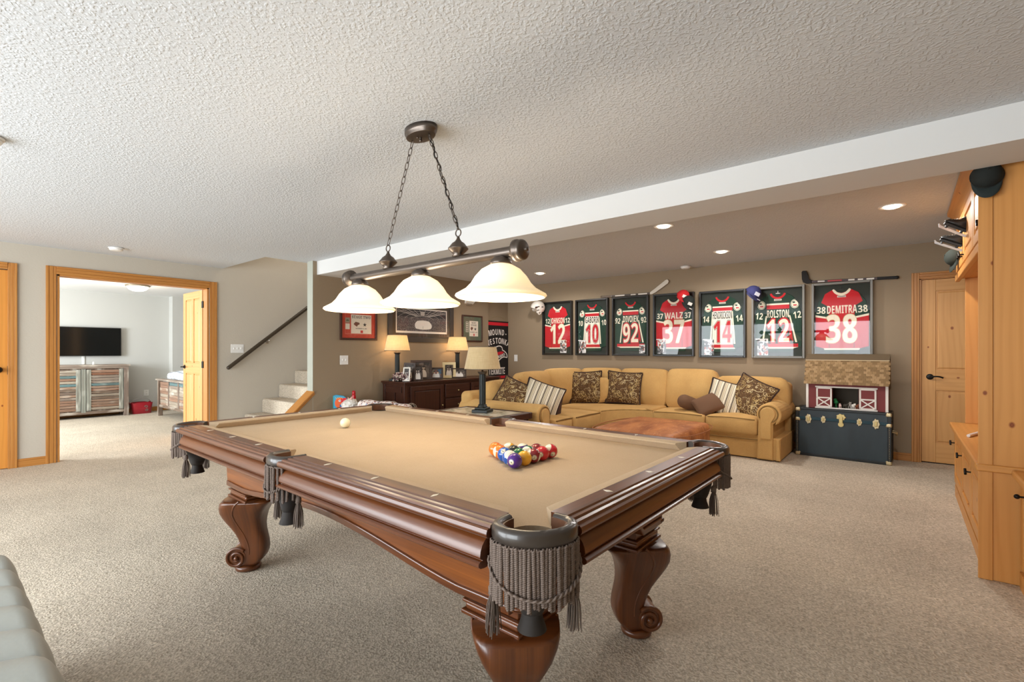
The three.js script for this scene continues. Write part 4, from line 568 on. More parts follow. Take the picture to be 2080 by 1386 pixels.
// ---------- framed jerseys on the back wall ----------
const GREEN = '#14382a', RED = '#c21a26', CREAM = '#efe6cf', INK = '#15201b';
function jerseyTex(sp) {
  return canvasTex(384, 576, (x, w, h) => {
    const P = (pts, c) => { x.fillStyle = c; x.beginPath(); pts.forEach(([a, b], i) => i ? x.lineTo(a * w, b * h) : x.moveTo(a * w, b * h)); x.fill(); };
    const T = (s, cx, cy, size, c, o, maxW, rot = 0, sy = 1) => { x.save(); x.translate(cx * w, cy * h); x.rotate(rot); x.font = `bold ${size}px sans-serif`; x.textAlign = 'center'; x.textBaseline = 'middle'; const m = x.measureText(s).width; x.scale(Math.min(1, maxW * w / m), sy); if (o) for (const [oc, ow] of o) { x.strokeStyle = oc; x.lineWidth = ow; x.lineJoin = 'round'; x.strokeText(s, 0, 0); } x.fillStyle = c; x.fillText(s, 0, 0); x.restore(); };
    x.fillStyle = GREEN; x.fillRect(0, 0, w, h);
    if (sp.kind === 'red') {
      P([[0.22, 0.07], [0.78, 0.07], [0.88, 0.24], [0.74, 0.3], [0.72, 0.95], [0.28, 0.95], [0.26, 0.3], [0.12, 0.24]], RED);
      P([[0, 0.43], [0.27, 0.47], [0.27, 0.9], [0, 0.9]], RED); P([[1, 0.43], [0.73, 0.47], [0.73, 0.9], [1, 0.9]], RED);
      P([[0, 0.41], [0.27, 0.45], [0.27, 0.475], [0, 0.44]], CREAM); P([[1, 0.41], [0.73, 0.45], [0.73, 0.475], [1, 0.44]], CREAM);
      P([[0, 0.88], [0.14, 0.91], [0.86, 0.91], [1, 0.88], [1, 0.86], [0.86, 0.885], [0.14, 0.885], [0, 0.86]], CREAM); P([[0, 0.88], [0.14, 0.91], [0.86, 0.91], [1, 0.88], [1, 1], [0, 1]], GREEN);
      x.strokeStyle = CREAM; x.lineWidth = 20; x.beginPath(); x.arc(0.5 * w, 0.03 * h, 0.155 * w, 0.25, Math.PI - 0.25); x.stroke();
      T(sp.name, 0.5, 0.345, 74, CREAM, null, 0.56, 0, 1.2); T(sp.no, 0.5, 0.62, 240, CREAM, [['#c9b48a', 8]], 0.6, 0, 1.3); T(sp.no, 0.12, 0.35, 64, CREAM, null, 0.18, 0.05, 1.2); T(sp.no, 0.88, 0.35, 64, CREAM, null, 0.18, -0.05, 1.2);
    } else if (sp.kind === 'white') {
      P([[0.28, 0.24], [0.72, 0.24], [0.76, 0.9], [0.24, 0.9]], '#f1ebdc'); P([[0.26, 0.235], [0.74, 0.235], [0.74, 0.29], [0.26, 0.29]], RED); P([[0.26, 0.215], [0.74, 0.215], [0.74, 0.238], [0.26, 0.238]], CREAM);
      P([[0.24, 0.83], [0.76, 0.83], [0.77, 0.88], [0.23, 0.88]], RED); P([[0.2, 0.88], [0.8, 0.88], [0.8, 0.9], [0.2, 0.9]], CREAM); P([[0.15, 0.9], [0.85, 0.9], [0.85, 1], [0.15, 1]], GREEN);
      P([[0.28, 0.3], [0.25, 0.3], [0.19, 0.82], [0.23, 0.82]], CREAM); P([[0.72, 0.3], [0.75, 0.3], [0.81, 0.82], [0.77, 0.82]], CREAM);
      x.strokeStyle = RED; x.lineWidth = 17; x.beginPath(); x.arc(0.5 * w, 0.03 * h, 0.16 * w, 0.35, Math.PI - 0.35); x.stroke();
      T(sp.name, 0.5, 0.36, 72, INK, null, 0.48, 0, 1.3); T(sp.no, 0.5, 0.63, 220, RED, [[INK, 14], ['#efe6cf', 7]], 0.46, 0, 1.25); T(sp.no, 0.1, 0.42, 66, CREAM, null, 0.17, 0.08, 1.2); T(sp.no, 0.9, 0.42, 66, CREAM, null, 0.17, -0.08, 1.2);
    } else {
      P([[0.26, 0.215], [0.74, 0.215], [0.74, 0.24], [0.26, 0.24]], CREAM); P([[0.26, 0.24], [0.74, 0.24], [0.74, 0.3], [0.26, 0.3]], RED); P([[0.08, 0.82], [0.92, 0.82], [0.92, 0.87], [0.08, 0.87]], RED); P([[0.08, 0.87], [0.92, 0.87], [0.92, 0.895], [0.08, 0.895]], CREAM);
      P([[0.24, 0.4], [0.27, 0.4], [0.2, 0.8], [0.16, 0.8]], CREAM); P([[0.76, 0.4], [0.73, 0.4], [0.86, 0.8], [0.9, 0.8]], CREAM); P([[0.74, 0.44], [0.79, 0.62], [0.82, 0.8], [0.74, 0.72]], RED);
      x.strokeStyle = RED; x.lineWidth = 17; x.beginPath(); x.arc(0.5 * w, 0.03 * h, 0.16 * w, 0.35, Math.PI - 0.35); x.stroke();
      T(sp.name, 0.5, 0.375, 70, CREAM, null, 0.48, 0, 1.3); T(sp.no, 0.5, 0.63, 220, CREAM, [[RED, 20]], 0.5, 0, 1.25); T(sp.no, 0.1, 0.4, 66, CREAM, null, 0.17, 0.1, 1.2); T(sp.no, 0.9, 0.4, 66, CREAM, null, 0.17, -0.12, 1.2);
    }
    if (sp.kind !== 'red') for (const cx of [0.15, 0.85]) { x.fillStyle = CREAM; x.beginPath(); x.ellipse(cx * w, 0.235 * h, 0.088 * w, 0.066 * h, 0, 0, 7); x.fill(); x.strokeStyle = GREEN; x.lineWidth = 3; x.beginPath(); x.ellipse(cx * w, 0.235 * h, 0.076 * w, 0.055 * h, 0, 0, 7); x.stroke(); x.fillStyle = GREEN; x.fillRect((cx - 0.045) * w, 0.2 * h, 0.05 * w, 0.022 * h); x.fillStyle = RED; x.fillRect((cx - 0.03) * w, 0.245 * h, 0.07 * w, 0.018 * h); }
    x.fillStyle = '#d6d0c0'; x.fillRect(0.42 * w, 0.15 * h, 0.16 * w, 0.026 * h); x.fillStyle = '#777'; x.fillRect(0.435 * w, 0.158 * h, 0.13 * w, 0.01 * h);
    const r = rngOf(sp.no.length * 31 + sp.name.length); x.globalAlpha = 0.05; for (let i = 0; i < 40; i++) { x.fillStyle = i % 2 ? '#000' : '#fff'; x.fillRect(r() * w, r() * h, 4, 60 + r() * 140); }
  });
}
function playerCard(seed) { return canvasTex(96, 128, (x, w, h) => { const r = rngOf(seed); x.fillStyle = '#d8d8d6'; x.fillRect(0, 0, w, h); for (let i = 0; i < 46; i++) { x.fillStyle = ['#2c2c2e', '#f2f2f2', '#7c7c80', '#a04a3a', '#4a4a50'][i % 5]; x.beginPath(); x.ellipse(r() * w, h * 0.1 + r() * h * 0.85, 4 + r() * 11, 4 + r() * 14, r() * 3, 0, 7); x.fill(); } }); }
{
  const backing = std({ color: 0x2d342f, roughness: 0.9 }), grey = std({ color: 0x77746c, roughness: 0.35 });
  const specs = [['red', 'JOHNSON', '12', 'framed red hockey jersey number 12 beside the white helmet', 1], ['white', 'GABORIK', '10', 'framed green and white hockey jersey number 10 second from the helmet', 0], ['green', 'DIVOJEV', '92', 'framed dark green hockey jersey number 92 under the white stick', 2], ['red', 'WALZ', '37', 'framed red hockey jersey number 37 with caps on its corner', 0], ['white', 'HENDRICKSON', '14', 'framed white hockey jersey number 14 between the caps', 0], ['green', 'ROLSTON', '12', 'framed green hockey jersey number 12 with a blue cap on it', 0], ['red', 'DEMITRA', '38', 'framed red hockey jersey number 38 above the toy barn', -1]];
  const W = 0.592, Hh = 0.9, D = 0.06, T = 0.026;
  const outline = [[0.36, 0.945], [0.42, 0.90], [0.5, 0.885], [0.58, 0.90], [0.64, 0.945], [0.8, 0.885], [0.93, 0.77], [0.99, 0.6], [0.985, 0.14], [0.83, 0.11], [0.80, 0.05], [0.2, 0.05], [0.17, 0.11], [0.015, 0.14], [0.01, 0.6], [0.07, 0.77], [0.2, 0.885]];
  const iw = W - 2 * T - 0.01, ih = Hh - 2 * T - 0.01;
  specs.forEach(([kind, name, no, label, card], i) => {
    const x = -4.834 + 0.296 + i * 0.662, y = [1.135, 1.133, 1.131, 1.127, 1.115, 1.112, 1.108][i];
    const f = thing('framed_jersey', label, 'framed jersey', x, y, BW + 0.002, 0, 'framed hockey jerseys on the back wall'), fm = i >= 5 ? grey : M.frameBlack;
    add('side_moulding', rspan(-W / 2, -W / 2 + T, 0, Hh, 0, D, 0.005, 2), fm, f); add('side_moulding', rspan(W / 2 - T, W / 2, 0, Hh, 0, D, 0.005, 2), fm, f); add('top_moulding', rspan(-W / 2 + T, W / 2 - T, Hh - T, Hh, 0, D, 0.005, 2), fm, f); add('bottom_moulding', rspan(-W / 2 + T, W / 2 - T, 0, T, 0, D, 0.005, 2), fm, f);
    add('backing_board', span(-W / 2 + T, W / 2 - T, T, Hh - T, 0.002, 0.008), backing, f);
    const g = poly(outline.map(([u, v]) => [u, v]), 0.012, 0.004), p = g.attributes.position, uv = g.attributes.uv;
    for (let k = 0; k < p.count; k++) { const u = p.getX(k), v = p.getY(k), z = p.getZ(k); uv.setXY(k, u, v); p.setXYZ(k, (u - 0.5) * iw, T + 0.005 + v * ih, 0.016 + z + 0.0025 * Math.sin(u * 23) * Math.sin(v * 9)); }
    g.computeVertexNormals(); add('jersey', g, std({ map: jerseyTex({ kind, name, no }), roughness: 0.9 }), f);
    add('hanger_hook', merge(bar([0, Hh - T - 0.055, 0.014], [0, Hh - T - 0.03, 0.014], 0.003, 6), rbox(0.05, 0.008, 0.008, 0.002, 0, Hh - T - 0.06, 0.014)), i === 5 ? M.white : M.frameBlack, f);
    const cx = card === 1 ? 0.12 : card === 2 ? 0.19 : -0.17, cw = card === 2 ? 0.09 : 0.125, chh = card === 2 ? 0.13 : 0.21; if (card >= 0) add('photo_card', span(cx - cw / 2, cx + cw / 2, T + 0.01, T + 0.01 + chh, 0.026, 0.029), std({ map: playerCard(300 + i), roughness: 0.4 }), f);
    if (card === 0) add('name_plate', rspan(-0.255, -0.2, 0.235, 0.25, 0.024, 0.027, 0.001), M.white, f);
    add('glass', new THREE.PlaneGeometry(W - 2 * T + 0.008, Hh - 2 * T + 0.008).translate(0, Hh / 2, 0.045), M.glass, f);
  });
}
// caps and helmet hung on the frames
function capGeo() {
  const crown = new THREE.SphereGeometry(0.09, 28, 14, 0, Math.PI * 2, 0, Math.PI * 0.5).scale(1, 1.05, 1.1);
  const P = [], I = [], n = 16; for (const t of [0, 1]) for (let j = 0; j <= 4; j++) for (let i = 0; i <= n; i++) { const a = (i / n - 0.5) * 2.5, q = j / 4; P.push(0.091 * Math.sin(a), 0.016 * Math.cos(a * 1.25) * q - t * 0.004 - 0.02 * q * q, 0.099 * Math.cos(a) + q * 0.078 * Math.pow(Math.max(0, Math.cos(a * 1.25)), 0.55)); }
  const m = (n + 1) * 5; for (let t = 0; t < 2; t++) for (let j = 0; j < 4; j++) for (let i = 0; i < n; i++) { const a = t * m + j * (n + 1) + i; t ? I.push(a, a + n + 1, a + 1, a + 1, a + n + 1, a + n + 2) : I.push(a, a + 1, a + n + 1, a + 1, a + n + 2, a + n + 1); }
  const brim = new THREE.BufferGeometry(); brim.setAttribute('position', new THREE.BufferAttribute(new Float32Array(P), 3)); brim.setIndex(I); brim.computeVertexNormals();
  return [merge(crown, new THREE.TorusGeometry(0.092, 0.004, 6, 30).rotateX(Math.PI / 2).scale(1, 1, 1.08), ball(0.008, 0, 0.096, 0, 8, 6)), brim];
}
const [crownG, brimG] = capGeo();
function cap(label, x, y, z, rx, ry, rz, c1, c2, patch, sc = 1) {
  const p = thing('baseball_cap', label, 'cap', x, y, z); p.rotation.order = 'YXZ'; p.rotation.set(rx, ry, rz); p.scale.setScalar(sc);
  add('crown', crownG, std({ color: c1, roughness: 0.85 }), p); add('brim', brimG, std({ color: c2, roughness: 0.8 }), p);
  if (patch) { const e = add('front_patch', rbox(0.06, 0.042, 0.004, 0.001), std({ color: patch, roughness: 0.7 }), p); e.position.set(0, 0.045, 0.092); e.rotation.x = -0.5; const d = add('brim_mark', rbox(0.04, 0.003, 0.02, 0.001), std({ color: patch, roughness: 0.7 }), p); d.position.set(0.03, 0.012, 0.15); }
}
cap('red cap hanging on the corner of the number 37 frame', -2.37, 1.96, BW + 0.16, 0.55, 0.35, -0.5, 0xc41e24, 0xb81a20, 0xe8e0d8, 0.95);
cap('black cap hanging over the red cap on the number 37 frame', -2.285, 1.87, BW + 0.20, 0.75, 0.35, -0.55, 0x1b211e, 0x171b19, 0xd8d4cc, 0.95);
cap('navy blue cap hanging on the corner of the green number 12 frame', -1.48, 1.93, BW + 0.17, 0.6, 0.45, -0.55, 0x2f3160, 0x2a2c54, 0xd9dbe6, 1.05);
{ // hockey helmet
  const h = thing('hockey_helmet', 'white hockey helmet hung at the corner of the red number 12 frame', 'helmet', -4.86, 1.94, BW + 0.15); h.rotation.set(0.25, -0.5, -0.25);
  const shell = new THREE.SphereGeometry(0.125, 32, 20, 0, Math.PI * 2, 0, Math.PI * 0.66).scale(0.82, 1, 1.05), p = shell.attributes.position; for (let i = 0; i < p.count; i++) if (p.getZ(i) > 0.07 && p.getY(i) < 0.02) p.setZ(i, 0.07 - (0.02 - p.getY(i)) * 0.5); shell.computeVertexNormals();
  const sm = std({ color: 0xe6dfd4, roughness: 0.35 }); add('shell', merge(shell, xf(shell, 0, 0, 0, 0, 0, 0, 0.94)), sm, h);
  for (const s of [-1, 1]) { add('ear_guard', lathe([[0.018, 0.006], [0.034, 0.006], [0.038, 0], [0.034, -0.006], [0.018, -0.006]], 20).rotateZ(Math.PI / 2).translate(s * 0.095, -0.055, 0.015), sm, h); for (const [y, z] of [[0.04, -0.04], [0.06, 0.03], [0.0, 0.04]]) add('vent', rbox(0.012, 0.012, 0.035, 0.004, s * 0.098, y, z), M.black, h); }
  add('front_emblem', rbox(0.012, 0.03, 0.045, 0.003, 0.09, 0.05, 0.07), std({ color: 0x4a3226, roughness: 0.6 }), h);
}
function hockeyStick(label, x, y, z, len, flip, shaftM, bladeM, gripM, marks) {
  const s = thing('hockey_stick', label, 'hockey stick', x, y, z); s.rotation.z = flip.tilt; const d = flip.dir;
  add('shaft', rspan(Math.min(0, d * len), Math.max(0, d * len), -0.014, 0.014, -0.01, 0.01, 0.004, 2), shaftM, s);
  const bl = poly(flip.taped ? [[0, -0.016], [-0.055, -0.02], [-0.092, -0.004], [-0.106, 0.04], [-0.112, 0.125], [-0.1, 0.14], [-0.06, 0.138], [-0.048, 0.1], [-0.03, 0.035], [0, 0.016]] : [[0, -0.014], [0.03, -0.016], [0.09, 0.01], [0.27, 0.125], [0.285, 0.16], [0.262, 0.185], [0.235, 0.178], [0.07, 0.062], [0, 0.016]].map(([u, v]) => [-d * u * flip.sx, v * flip.sy]), 0.016, 0.005); add('blade', bl, bladeM, s);
  add('grip', rspan(Math.min(d * len * 0.78, d * len * 1.0), Math.max(d * len * 0.78, d * len * 1.0), -0.016, 0.016, -0.012, 0.012, 0.005, 2), gripM, s); add('butt_knob', ball(0.019, d * len, 0, 0, 10, 8), gripM, s);
  for (const [a, b, c] of marks) add('shaft_marking', rspan(Math.min(d * a, d * b), Math.max(d * a, d * b), -0.009, 0.009, 0.0095, 0.0112, 0.001), std({ color: c, roughness: 0.5 }), s);
}
hockeyStick('white blade hockey stick resting on the frames of numbers 10 and 92', -2.90, 2.05, BW + 0.035, 0.80, { dir: -1, tilt: -0.006, sx: 1, sy: 1 }, std({ color: 0x4a3d34, roughness: 0.4 }), std({ color: 0xd8d0c2, roughness: 0.6 }), std({ color: 0x6a5a4a, roughness: 0.6 }), [[0.04, 0.18, 0xe8e2d6], [0.22, 0.3, 0xd8d0c2], [0.4, 0.56, 0xe8e2d6], [0.62, 0.66, 0xe8e2d6]]);
hockeyStick('black hockey stick with taped blade resting on the number 38 frame', -0.86, 2.035, BW + 0.035, 0.80, { dir: 1, tilt: -0.03, sx: 1, sy: 1, taped: true }, std({ color: 0x3a2220, roughness: 0.4 }), std({ color: 0x1d1a19, roughness: 0.8 }), std({ color: 0x151515, roughness: 0.7 }), [[0.06, 0.13, 0xc8c0b8], [0.16, 0.3, 0xa83030], [0.36, 0.42, 0xe8e2d6], [0.45, 0.5, 0xe8e2d6], [0.53, 0.6, 0xe8e2d6]]);
// ---------- pictures and banner on the side wall (faces +x) ----------
function picture(name, label, cat, z, y, w, h, border, mat, tex, matW, matC, tilt = 0) {
  const f = thing(name, label, cat, TW + 0.001, y, z, Math.PI / 2); const D = 0.026;
  add('moulding', uvm(poly([[-w / 2, 0], [w / 2, 0], [w / 2, h], [-w / 2, h]], D, 0.005, [[[-w / 2 + border, border], [-w / 2 + border, h - border], [w / 2 - border, h - border], [w / 2 - border, border]]]).translate(0, 0, D / 2)), mat, f);
  const b = border; add('mat_board', poly([[-w / 2 + b, b], [w / 2 - b, b], [w / 2 - b, h - b], [-w / 2 + b, h - b]], 0.003, 0, [[[-w / 2 + b + matW, b + matW], [-w / 2 + b + matW, h - b - matW], [w / 2 - b - matW, h - b - matW], [w / 2 - b - matW, b + matW]]]).translate(0, 0, 0.010), matC, f);
  add('print', new THREE.PlaneGeometry(w - 2 * b - 2 * matW + 0.004, h - 2 * b - 2 * matW + 0.004).translate(0, h / 2, 0.0075), std({ map: tex, roughness: 0.5 }), f);
  add('backing', span(-w / 2 + 0.01, w / 2 - 0.01, 0.01, h - 0.01, 0.001, 0.006), M.black, f);
  add('glass', new THREE.PlaneGeometry(w - 2 * b + 0.006, h - 2 * b + 0.006).translate(0, h / 2, 0.0155), M.glass, f);
  return f;
}
const star = (x, cx, cy, r) => { x.beginPath(); for (let i = 0; i < 10; i++) { const a = -Math.PI / 2 + i * Math.PI / 5, q = i % 2 ? r * 0.4 : r; x.lineTo(cx + q * Math.cos(a), cy + q * Math.sin(a)); } x.fill(); };
const stageTex = (l1, l2, w0, h0) => canvasTex(w0, h0, (x, w, h) => {
  x.fillStyle = '#e5dccb'; x.fillRect(0, 0, w, h); x.fillStyle = '#2a211c'; x.textAlign = 'center'; x.textBaseline = 'middle'; const S = h * (l2 ? 0.15 : 0.2); x.font = `bold ${S}px serif`; if (l2) { x.fillText(l1, w / 2, h * 0.12, w * 0.8); x.fillText(l2, w / 2, h * 0.27, w * 0.85); } else x.fillText(l1, w / 2, h * 0.13, w * 0.92);
  x.fillStyle = '#6e4a38'; x.beginPath(); x.moveTo(w * 0.12, h * 0.5); x.lineTo(w * 0.22, h * 0.38); x.lineTo(w * 0.4, h * 0.42); x.lineTo(w * 0.42, h * 0.5); x.lineTo(w * 0.32, h * 0.56); x.lineTo(w * 0.29, h * 0.64); x.lineTo(w * 0.2, h * 0.58); x.fill(); x.fillStyle = '#33302a'; star(x, w * 0.67, h * 0.52, h * 0.12);
  x.font = `bold ${h * 0.07}px sans-serif`; x.fillText('NOVEMBER 19, 2001', w / 2, h * 0.73, w * 0.9); x.fillStyle = '#c8322c'; x.fillRect(w * 0.46, h * 0.83, w * 0.12, h * 0.14);
});
picture('framed_picture', 'dark framed ticket display with red mat near the stairs', 'picture', -3.669, 1.345, 0.56, 0.42, 0.028, M.darkWood, canvasTex(512, 352, (x, w, h) => { x.fillStyle = '#c2452f'; x.fillRect(0, 0, w, h); x.fillStyle = '#d88a72'; x.fillRect(w * 0.015, 0, w * 0.97, h * 0.97); x.fillStyle = '#c2452f'; x.fillRect(w * 0.022, h * 0.01, w * 0.956, h * 0.945); x.fillStyle = '#9a8d78'; x.fillRect(w * 0.02, h * 0.2, w * 0.16, h * 0.25); x.fillStyle = '#5a6048'; x.beginPath(); x.arc(w * 0.1, h * 0.36, 26, 3.14, 6.28); x.fill(); x.fillStyle = '#e0d8c8'; x.fillRect(w * 0.025, h * 0.48, w * 0.15, h * 0.27); x.drawImage(stageTex('STAGE TWO', '', 384, 320).image, w * 0.22, h * 0.04, w * 0.74, h * 0.9); }), 0.045, std({ color: 0xc0452f, roughness: 0.8 }));
picture('framed_picture', 'wide framed black and white arena photograph above the sideboard', 'picture', -4.76, 1.33, 1.26, 0.64, 0.075, std({ color: 0x3a3129, roughness: 0.5 }), canvasTex(1024, 400, (x, w, h) => {
  const r = rngOf(8); x.fillStyle = '#e6dfd6'; x.fillRect(0, 0, w, h); const m = 22; x.save(); x.beginPath(); x.rect(m, m, w - 2 * m, h - 2.6 * m); x.clip(); x.fillStyle = '#4a3f3c'; x.fillRect(0, 0, w, h);
  x.fillStyle = '#241d1e'; x.fillRect(0, 0, w, h * 0.36); x.strokeStyle = '#cfc6be'; x.lineWidth = 5; for (let i = 0; i < 12; i++) { const t = i / 11 - 0.5; x.beginPath(); x.moveTo(w / 2 + t * w * 0.24, h * 0.32); x.lineTo(w / 2 + t * w * 1.5, 0); x.stroke(); } for (let i = 0; i < 4; i++) { x.lineWidth = 3; x.beginPath(); x.ellipse(w / 2, h * 0.46, w * (0.22 + i * 0.12), h * (0.16 + i * 0.09), 0, 3.3, 6.1); x.stroke(); }
  for (let i = 0; i < 5200; i++) { const px = r() * w, py = h * (0.34 + 0.6 * r()); x.fillStyle = ['#cfc5c0', '#8a7c78', '#2a2223', '#6a5c5a', '#e0d8d2'][i % 5]; x.fillRect(px, py, 3, 3); }
  x.fillStyle = '#e9e4dc'; x.beginPath(); x.moveTo(w * 0.4, h * 0.5); x.quadraticCurveTo(w * 0.5, h * 0.44, w * 0.62, h * 0.5); x.quadraticCurveTo(w * 0.72, h * 0.66, w * 0.66, h * 0.8); x.quadraticCurveTo(w * 0.5, h * 0.88, w * 0.37, h * 0.8); x.quadraticCurveTo(w * 0.32, h * 0.62, w * 0.4, h * 0.5); x.fill(); x.fillStyle = '#3a3232'; x.fillRect(w * 0.505, h * 0.7, 4, 40); x.fillStyle = '#b9b0a8'; x.fillRect(w * 0.46, h * 0.12, w * 0.08, h * 0.16); x.restore(); }), 0.06, std({ color: 0x4c4034, roughness: 0.8 }));
picture('framed_picture', 'small dark framed ticket display with green mat beside the banner', 'picture', -5.829, 1.357, 0.48, 0.44, 0.022, M.darkWood, canvasTex(384, 320, (x, w, h) => { x.fillStyle = '#5d6a55'; x.fillRect(0, 0, w, h); x.fillStyle = '#c9c4b4'; x.fillRect(w * 0.04, h * 0.1, w * 0.2, h * 0.62); x.fillStyle = '#4a5a46'; for (let i = 0; i < 5; i++) x.fillRect(w * 0.06, h * (0.14 + i * 0.12), w * 0.16, h * 0.05); x.drawImage(stageTex('NEXT', 'STAGE', 256, 320).image, w * 0.3, h * 0.04, w * 0.66, h * 0.92); }), 0.06, std({ color: 0x5d6a55, roughness: 0.8 }));
{
  const t = canvasTex(320, 640, (x, w, h) => {
    x.fillStyle = '#1a1412'; x.fillRect(0, 0, w, h); x.fillStyle = '#d01c2c'; x.fillRect(0, h * 0.015, w, h * 0.055); x.fillRect(0, h * 0.945, w, h * 0.045); x.textAlign = 'center'; x.textBaseline = 'middle'; x.fillStyle = '#f0e8e2'; x.strokeStyle = '#f0e8e2'; x.lineJoin = 'round';
    const arcText = (s, y, size, gap, bend) => { x.font = `bold ${size}px sans-serif`; for (let i = 0; i < s.length; i++) { const k = i - (s.length - 1) / 2; x.save(); x.translate(w / 2 + k * gap, y + bend * k * k); x.rotate(k * bend * 2 / gap * 0.9); x.scale(0.8, 1.15); x.fillText(s[i], 0, 0); x.restore(); } };
    arcText('MOUND-', h * 0.185, 78, 50, 2.2); arcText('WESTONKA', h * 0.335, 78, 46, 2.6);
    x.lineWidth = 22; x.beginPath(); x.moveTo(w * 0.1, h * 0.6); x.quadraticCurveTo(w * 0.4, h * 0.4, w * 0.62, h * 0.44); x.quadraticCurveTo(w * 0.7, h * 0.46, w * 0.68, h * 0.5); x.quadraticCurveTo(w * 0.95, h * 0.54, w * 0.93, h * 0.62); x.quadraticCurveTo(w * 0.7, h * 0.58, w * 0.5, h * 0.68); x.quadraticCurveTo(w * 0.3, h * 0.76, w * 0.12, h * 0.72); x.closePath(); x.stroke(); x.fillStyle = '#2b2422'; x.fill(); x.fillStyle = '#c8202c'; x.beginPath(); x.moveTo(w * 0.15, h * 0.62); x.quadraticCurveTo(w * 0.5, h * 0.49, w * 0.78, h * 0.53); x.lineTo(w * 0.7, h * 0.57); x.quadraticCurveTo(w * 0.4, h * 0.58, w * 0.16, h * 0.66); x.fill();
    x.save(); x.translate(w * 0.56, h * 0.61); x.rotate(-0.3); x.fillStyle = '#f0e8e2'; x.font = 'bold 44px sans-serif'; x.fillText('E HAWKS', 0, 0, w * 0.8); x.restore();
    x.fillStyle = '#f0e8e2'; x.save(); x.translate(w * 0.44, h * 0.86); x.scale(0.74, 1.25); x.font = 'bold 84px sans-serif'; x.fillText('TERMITE', 0, 0); x.restore();
  });
  const b = thing('hanging_banner', 'black and red team banner hanging in the room corner', 'banner', TW - 0.03 + 0.012, 0.70, -6.528, Math.PI / 2), W = 0.56, Hh = 1.03;
  const g = new THREE.BoxGeometry(W, Hh, 0.003, 20, 1, 1).translate(0, Hh / 2, 0), p = g.attributes.position; for (let i = 0; i < p.count; i++) p.setZ(i, p.getZ(i) + 0.003 * Math.sin(p.getX(i) * 21)); g.computeVertexNormals();
  add('cloth', g, std({ map: t, roughness: 0.9 }), b); add('top_rod', cyl(0.007, 0.007, W, 10).rotateZ(Math.PI / 2).translate(0, Hh, 0.002), M.black, b); add('cord', tube([[-W / 2, Hh, 0.002], [-0.08, Hh + 0.08, 0.0], [0.1, Hh + 0.085, 0.0], [W / 2, Hh, 0.002]], 0.002, 30, 5), std({ color: 0xa89468, roughness: 0.8 }), b);
}
// ---------- wall plates, detectors, ceiling lights ----------
function plate(label, cat, x, y, z, ry, w, kind, n) {
  const p = thing(kind, label, cat, x, y, z, ry); add('plate', rbox(w, 0.118, 0.006, 0.003, 0, 0, 0.003), M.white, p);
  for (let i = 0; i < n; i++) { const q = (i - (n - 1) / 2) * 0.046; if (kind === 'light_switch') add('toggle', rbox(0.011, 0.024, 0.012, 0.002, q, 0.002, 0.009), M.white, p); else for (const s of [-1, 1]) add('socket', rbox(0.03, 0.026, 0.003, 0.006, q, s * 0.024, 0.0065), std({ color: 0xd8d6d0, roughness: 0.5 }), p); }
}
plate('white triple light switch plate at the foot of the handrail', 'light switch', LW, 1.235, -2.735, Math.PI / 2, 0.165, 'light_switch', 3);
plate('white double light switch plate below the red matted picture', 'light switch', TW, 1.085, -3.455, Math.PI / 2, 0.118, 'light_switch', 2);
plate('small white switch plate near the corner right of the banner', 'light switch', -5.457, 1.075, BW, 0, 0.075, 'light_switch', 1);
plate('white wall outlet above the red bin in the bedroom', 'outlet', BX, 0.37, -2.83, Math.PI / 2, 0.08, 'wall_outlet', 1);
function detector(label, x, y, z) { const d = thing('smoke_detector', label, 'smoke detector', x, y, z); add('base', lathe([[0, 0], [0.068, 0], [0.07, -0.01], [0.066, -0.014], [0, -0.014]], 30), M.white, d); add('cover', lathe([[0.058, -0.014], [0.06, -0.024], [0.052, -0.034], [0.03, -0.038], [0, -0.038]], 30), M.white, d); }
detector('round white smoke detector on the ceiling near the bedroom opening', -6.54, CE, -1.317);
detector('round white smoke detector on the rear ceiling above the jerseys', -2.323, CB, -6.62);
detector('white ceiling detector cut by the left edge of the picture', -3.66, CE, -0.21);
{
  const spots = [[-4.21, -5.83, 'lit recessed ceiling light farthest left beyond the beam'], [-1.65, -5.9, 'lit recessed ceiling light above the number 14 jersey'], [-0.074, -4.925, 'lit recessed ceiling light nearest the pine cabinet'], [-1.733, -4.36, 'lit recessed ceiling light half hidden by the beam']];
  for (const [x, z, label] of spots) { const l = thing('recessed_light', label, 'ceiling light', x, CB, z, 0, 'recessed ceiling lights'); add('trim_ring', lathe([[0.058, 0.02], [0.06, -0.002], [0.088, -0.006], [0.092, -0.002], [0.092, 0.0]], 32), M.white, l); add('lens', lathe([[0, -0.02], [0.03, -0.019], [0.052, -0.012], [0.058, -0.002], [0.058, 0.001]], 28), std({ color: 0xffffff, emissive: 0xfff3e0, emissiveIntensity: 5 }), l); const s = new THREE.SpotLight(0xfffaf5, 5.2, 0, 1.5, 0.25); s.position.set(0, -0.03, 0); s.target.position.set(0, -2, 0); l.add(s.target); s.castShadow = true; s.shadow.radius = 2.5; l.add(s); }
  const v = thing('wall_sensor', 'small pale wall sensor just below the right pendant shade', 'sensor', TW, 1.985, -5.76, Math.PI / 2); add('housing', poly([[0, 0], [0.05, 0.035], [0.05, 0.05], [0, 0.05]], 0.2, 0.004).rotateY(-Math.PI / 2), M.white, v); add('mount', rspan(-0.06, 0.06, -0.03, 0.004, 0, 0.02, 0.004), std({ color: 0x8a7a64, roughness: 0.7 }), v);
}
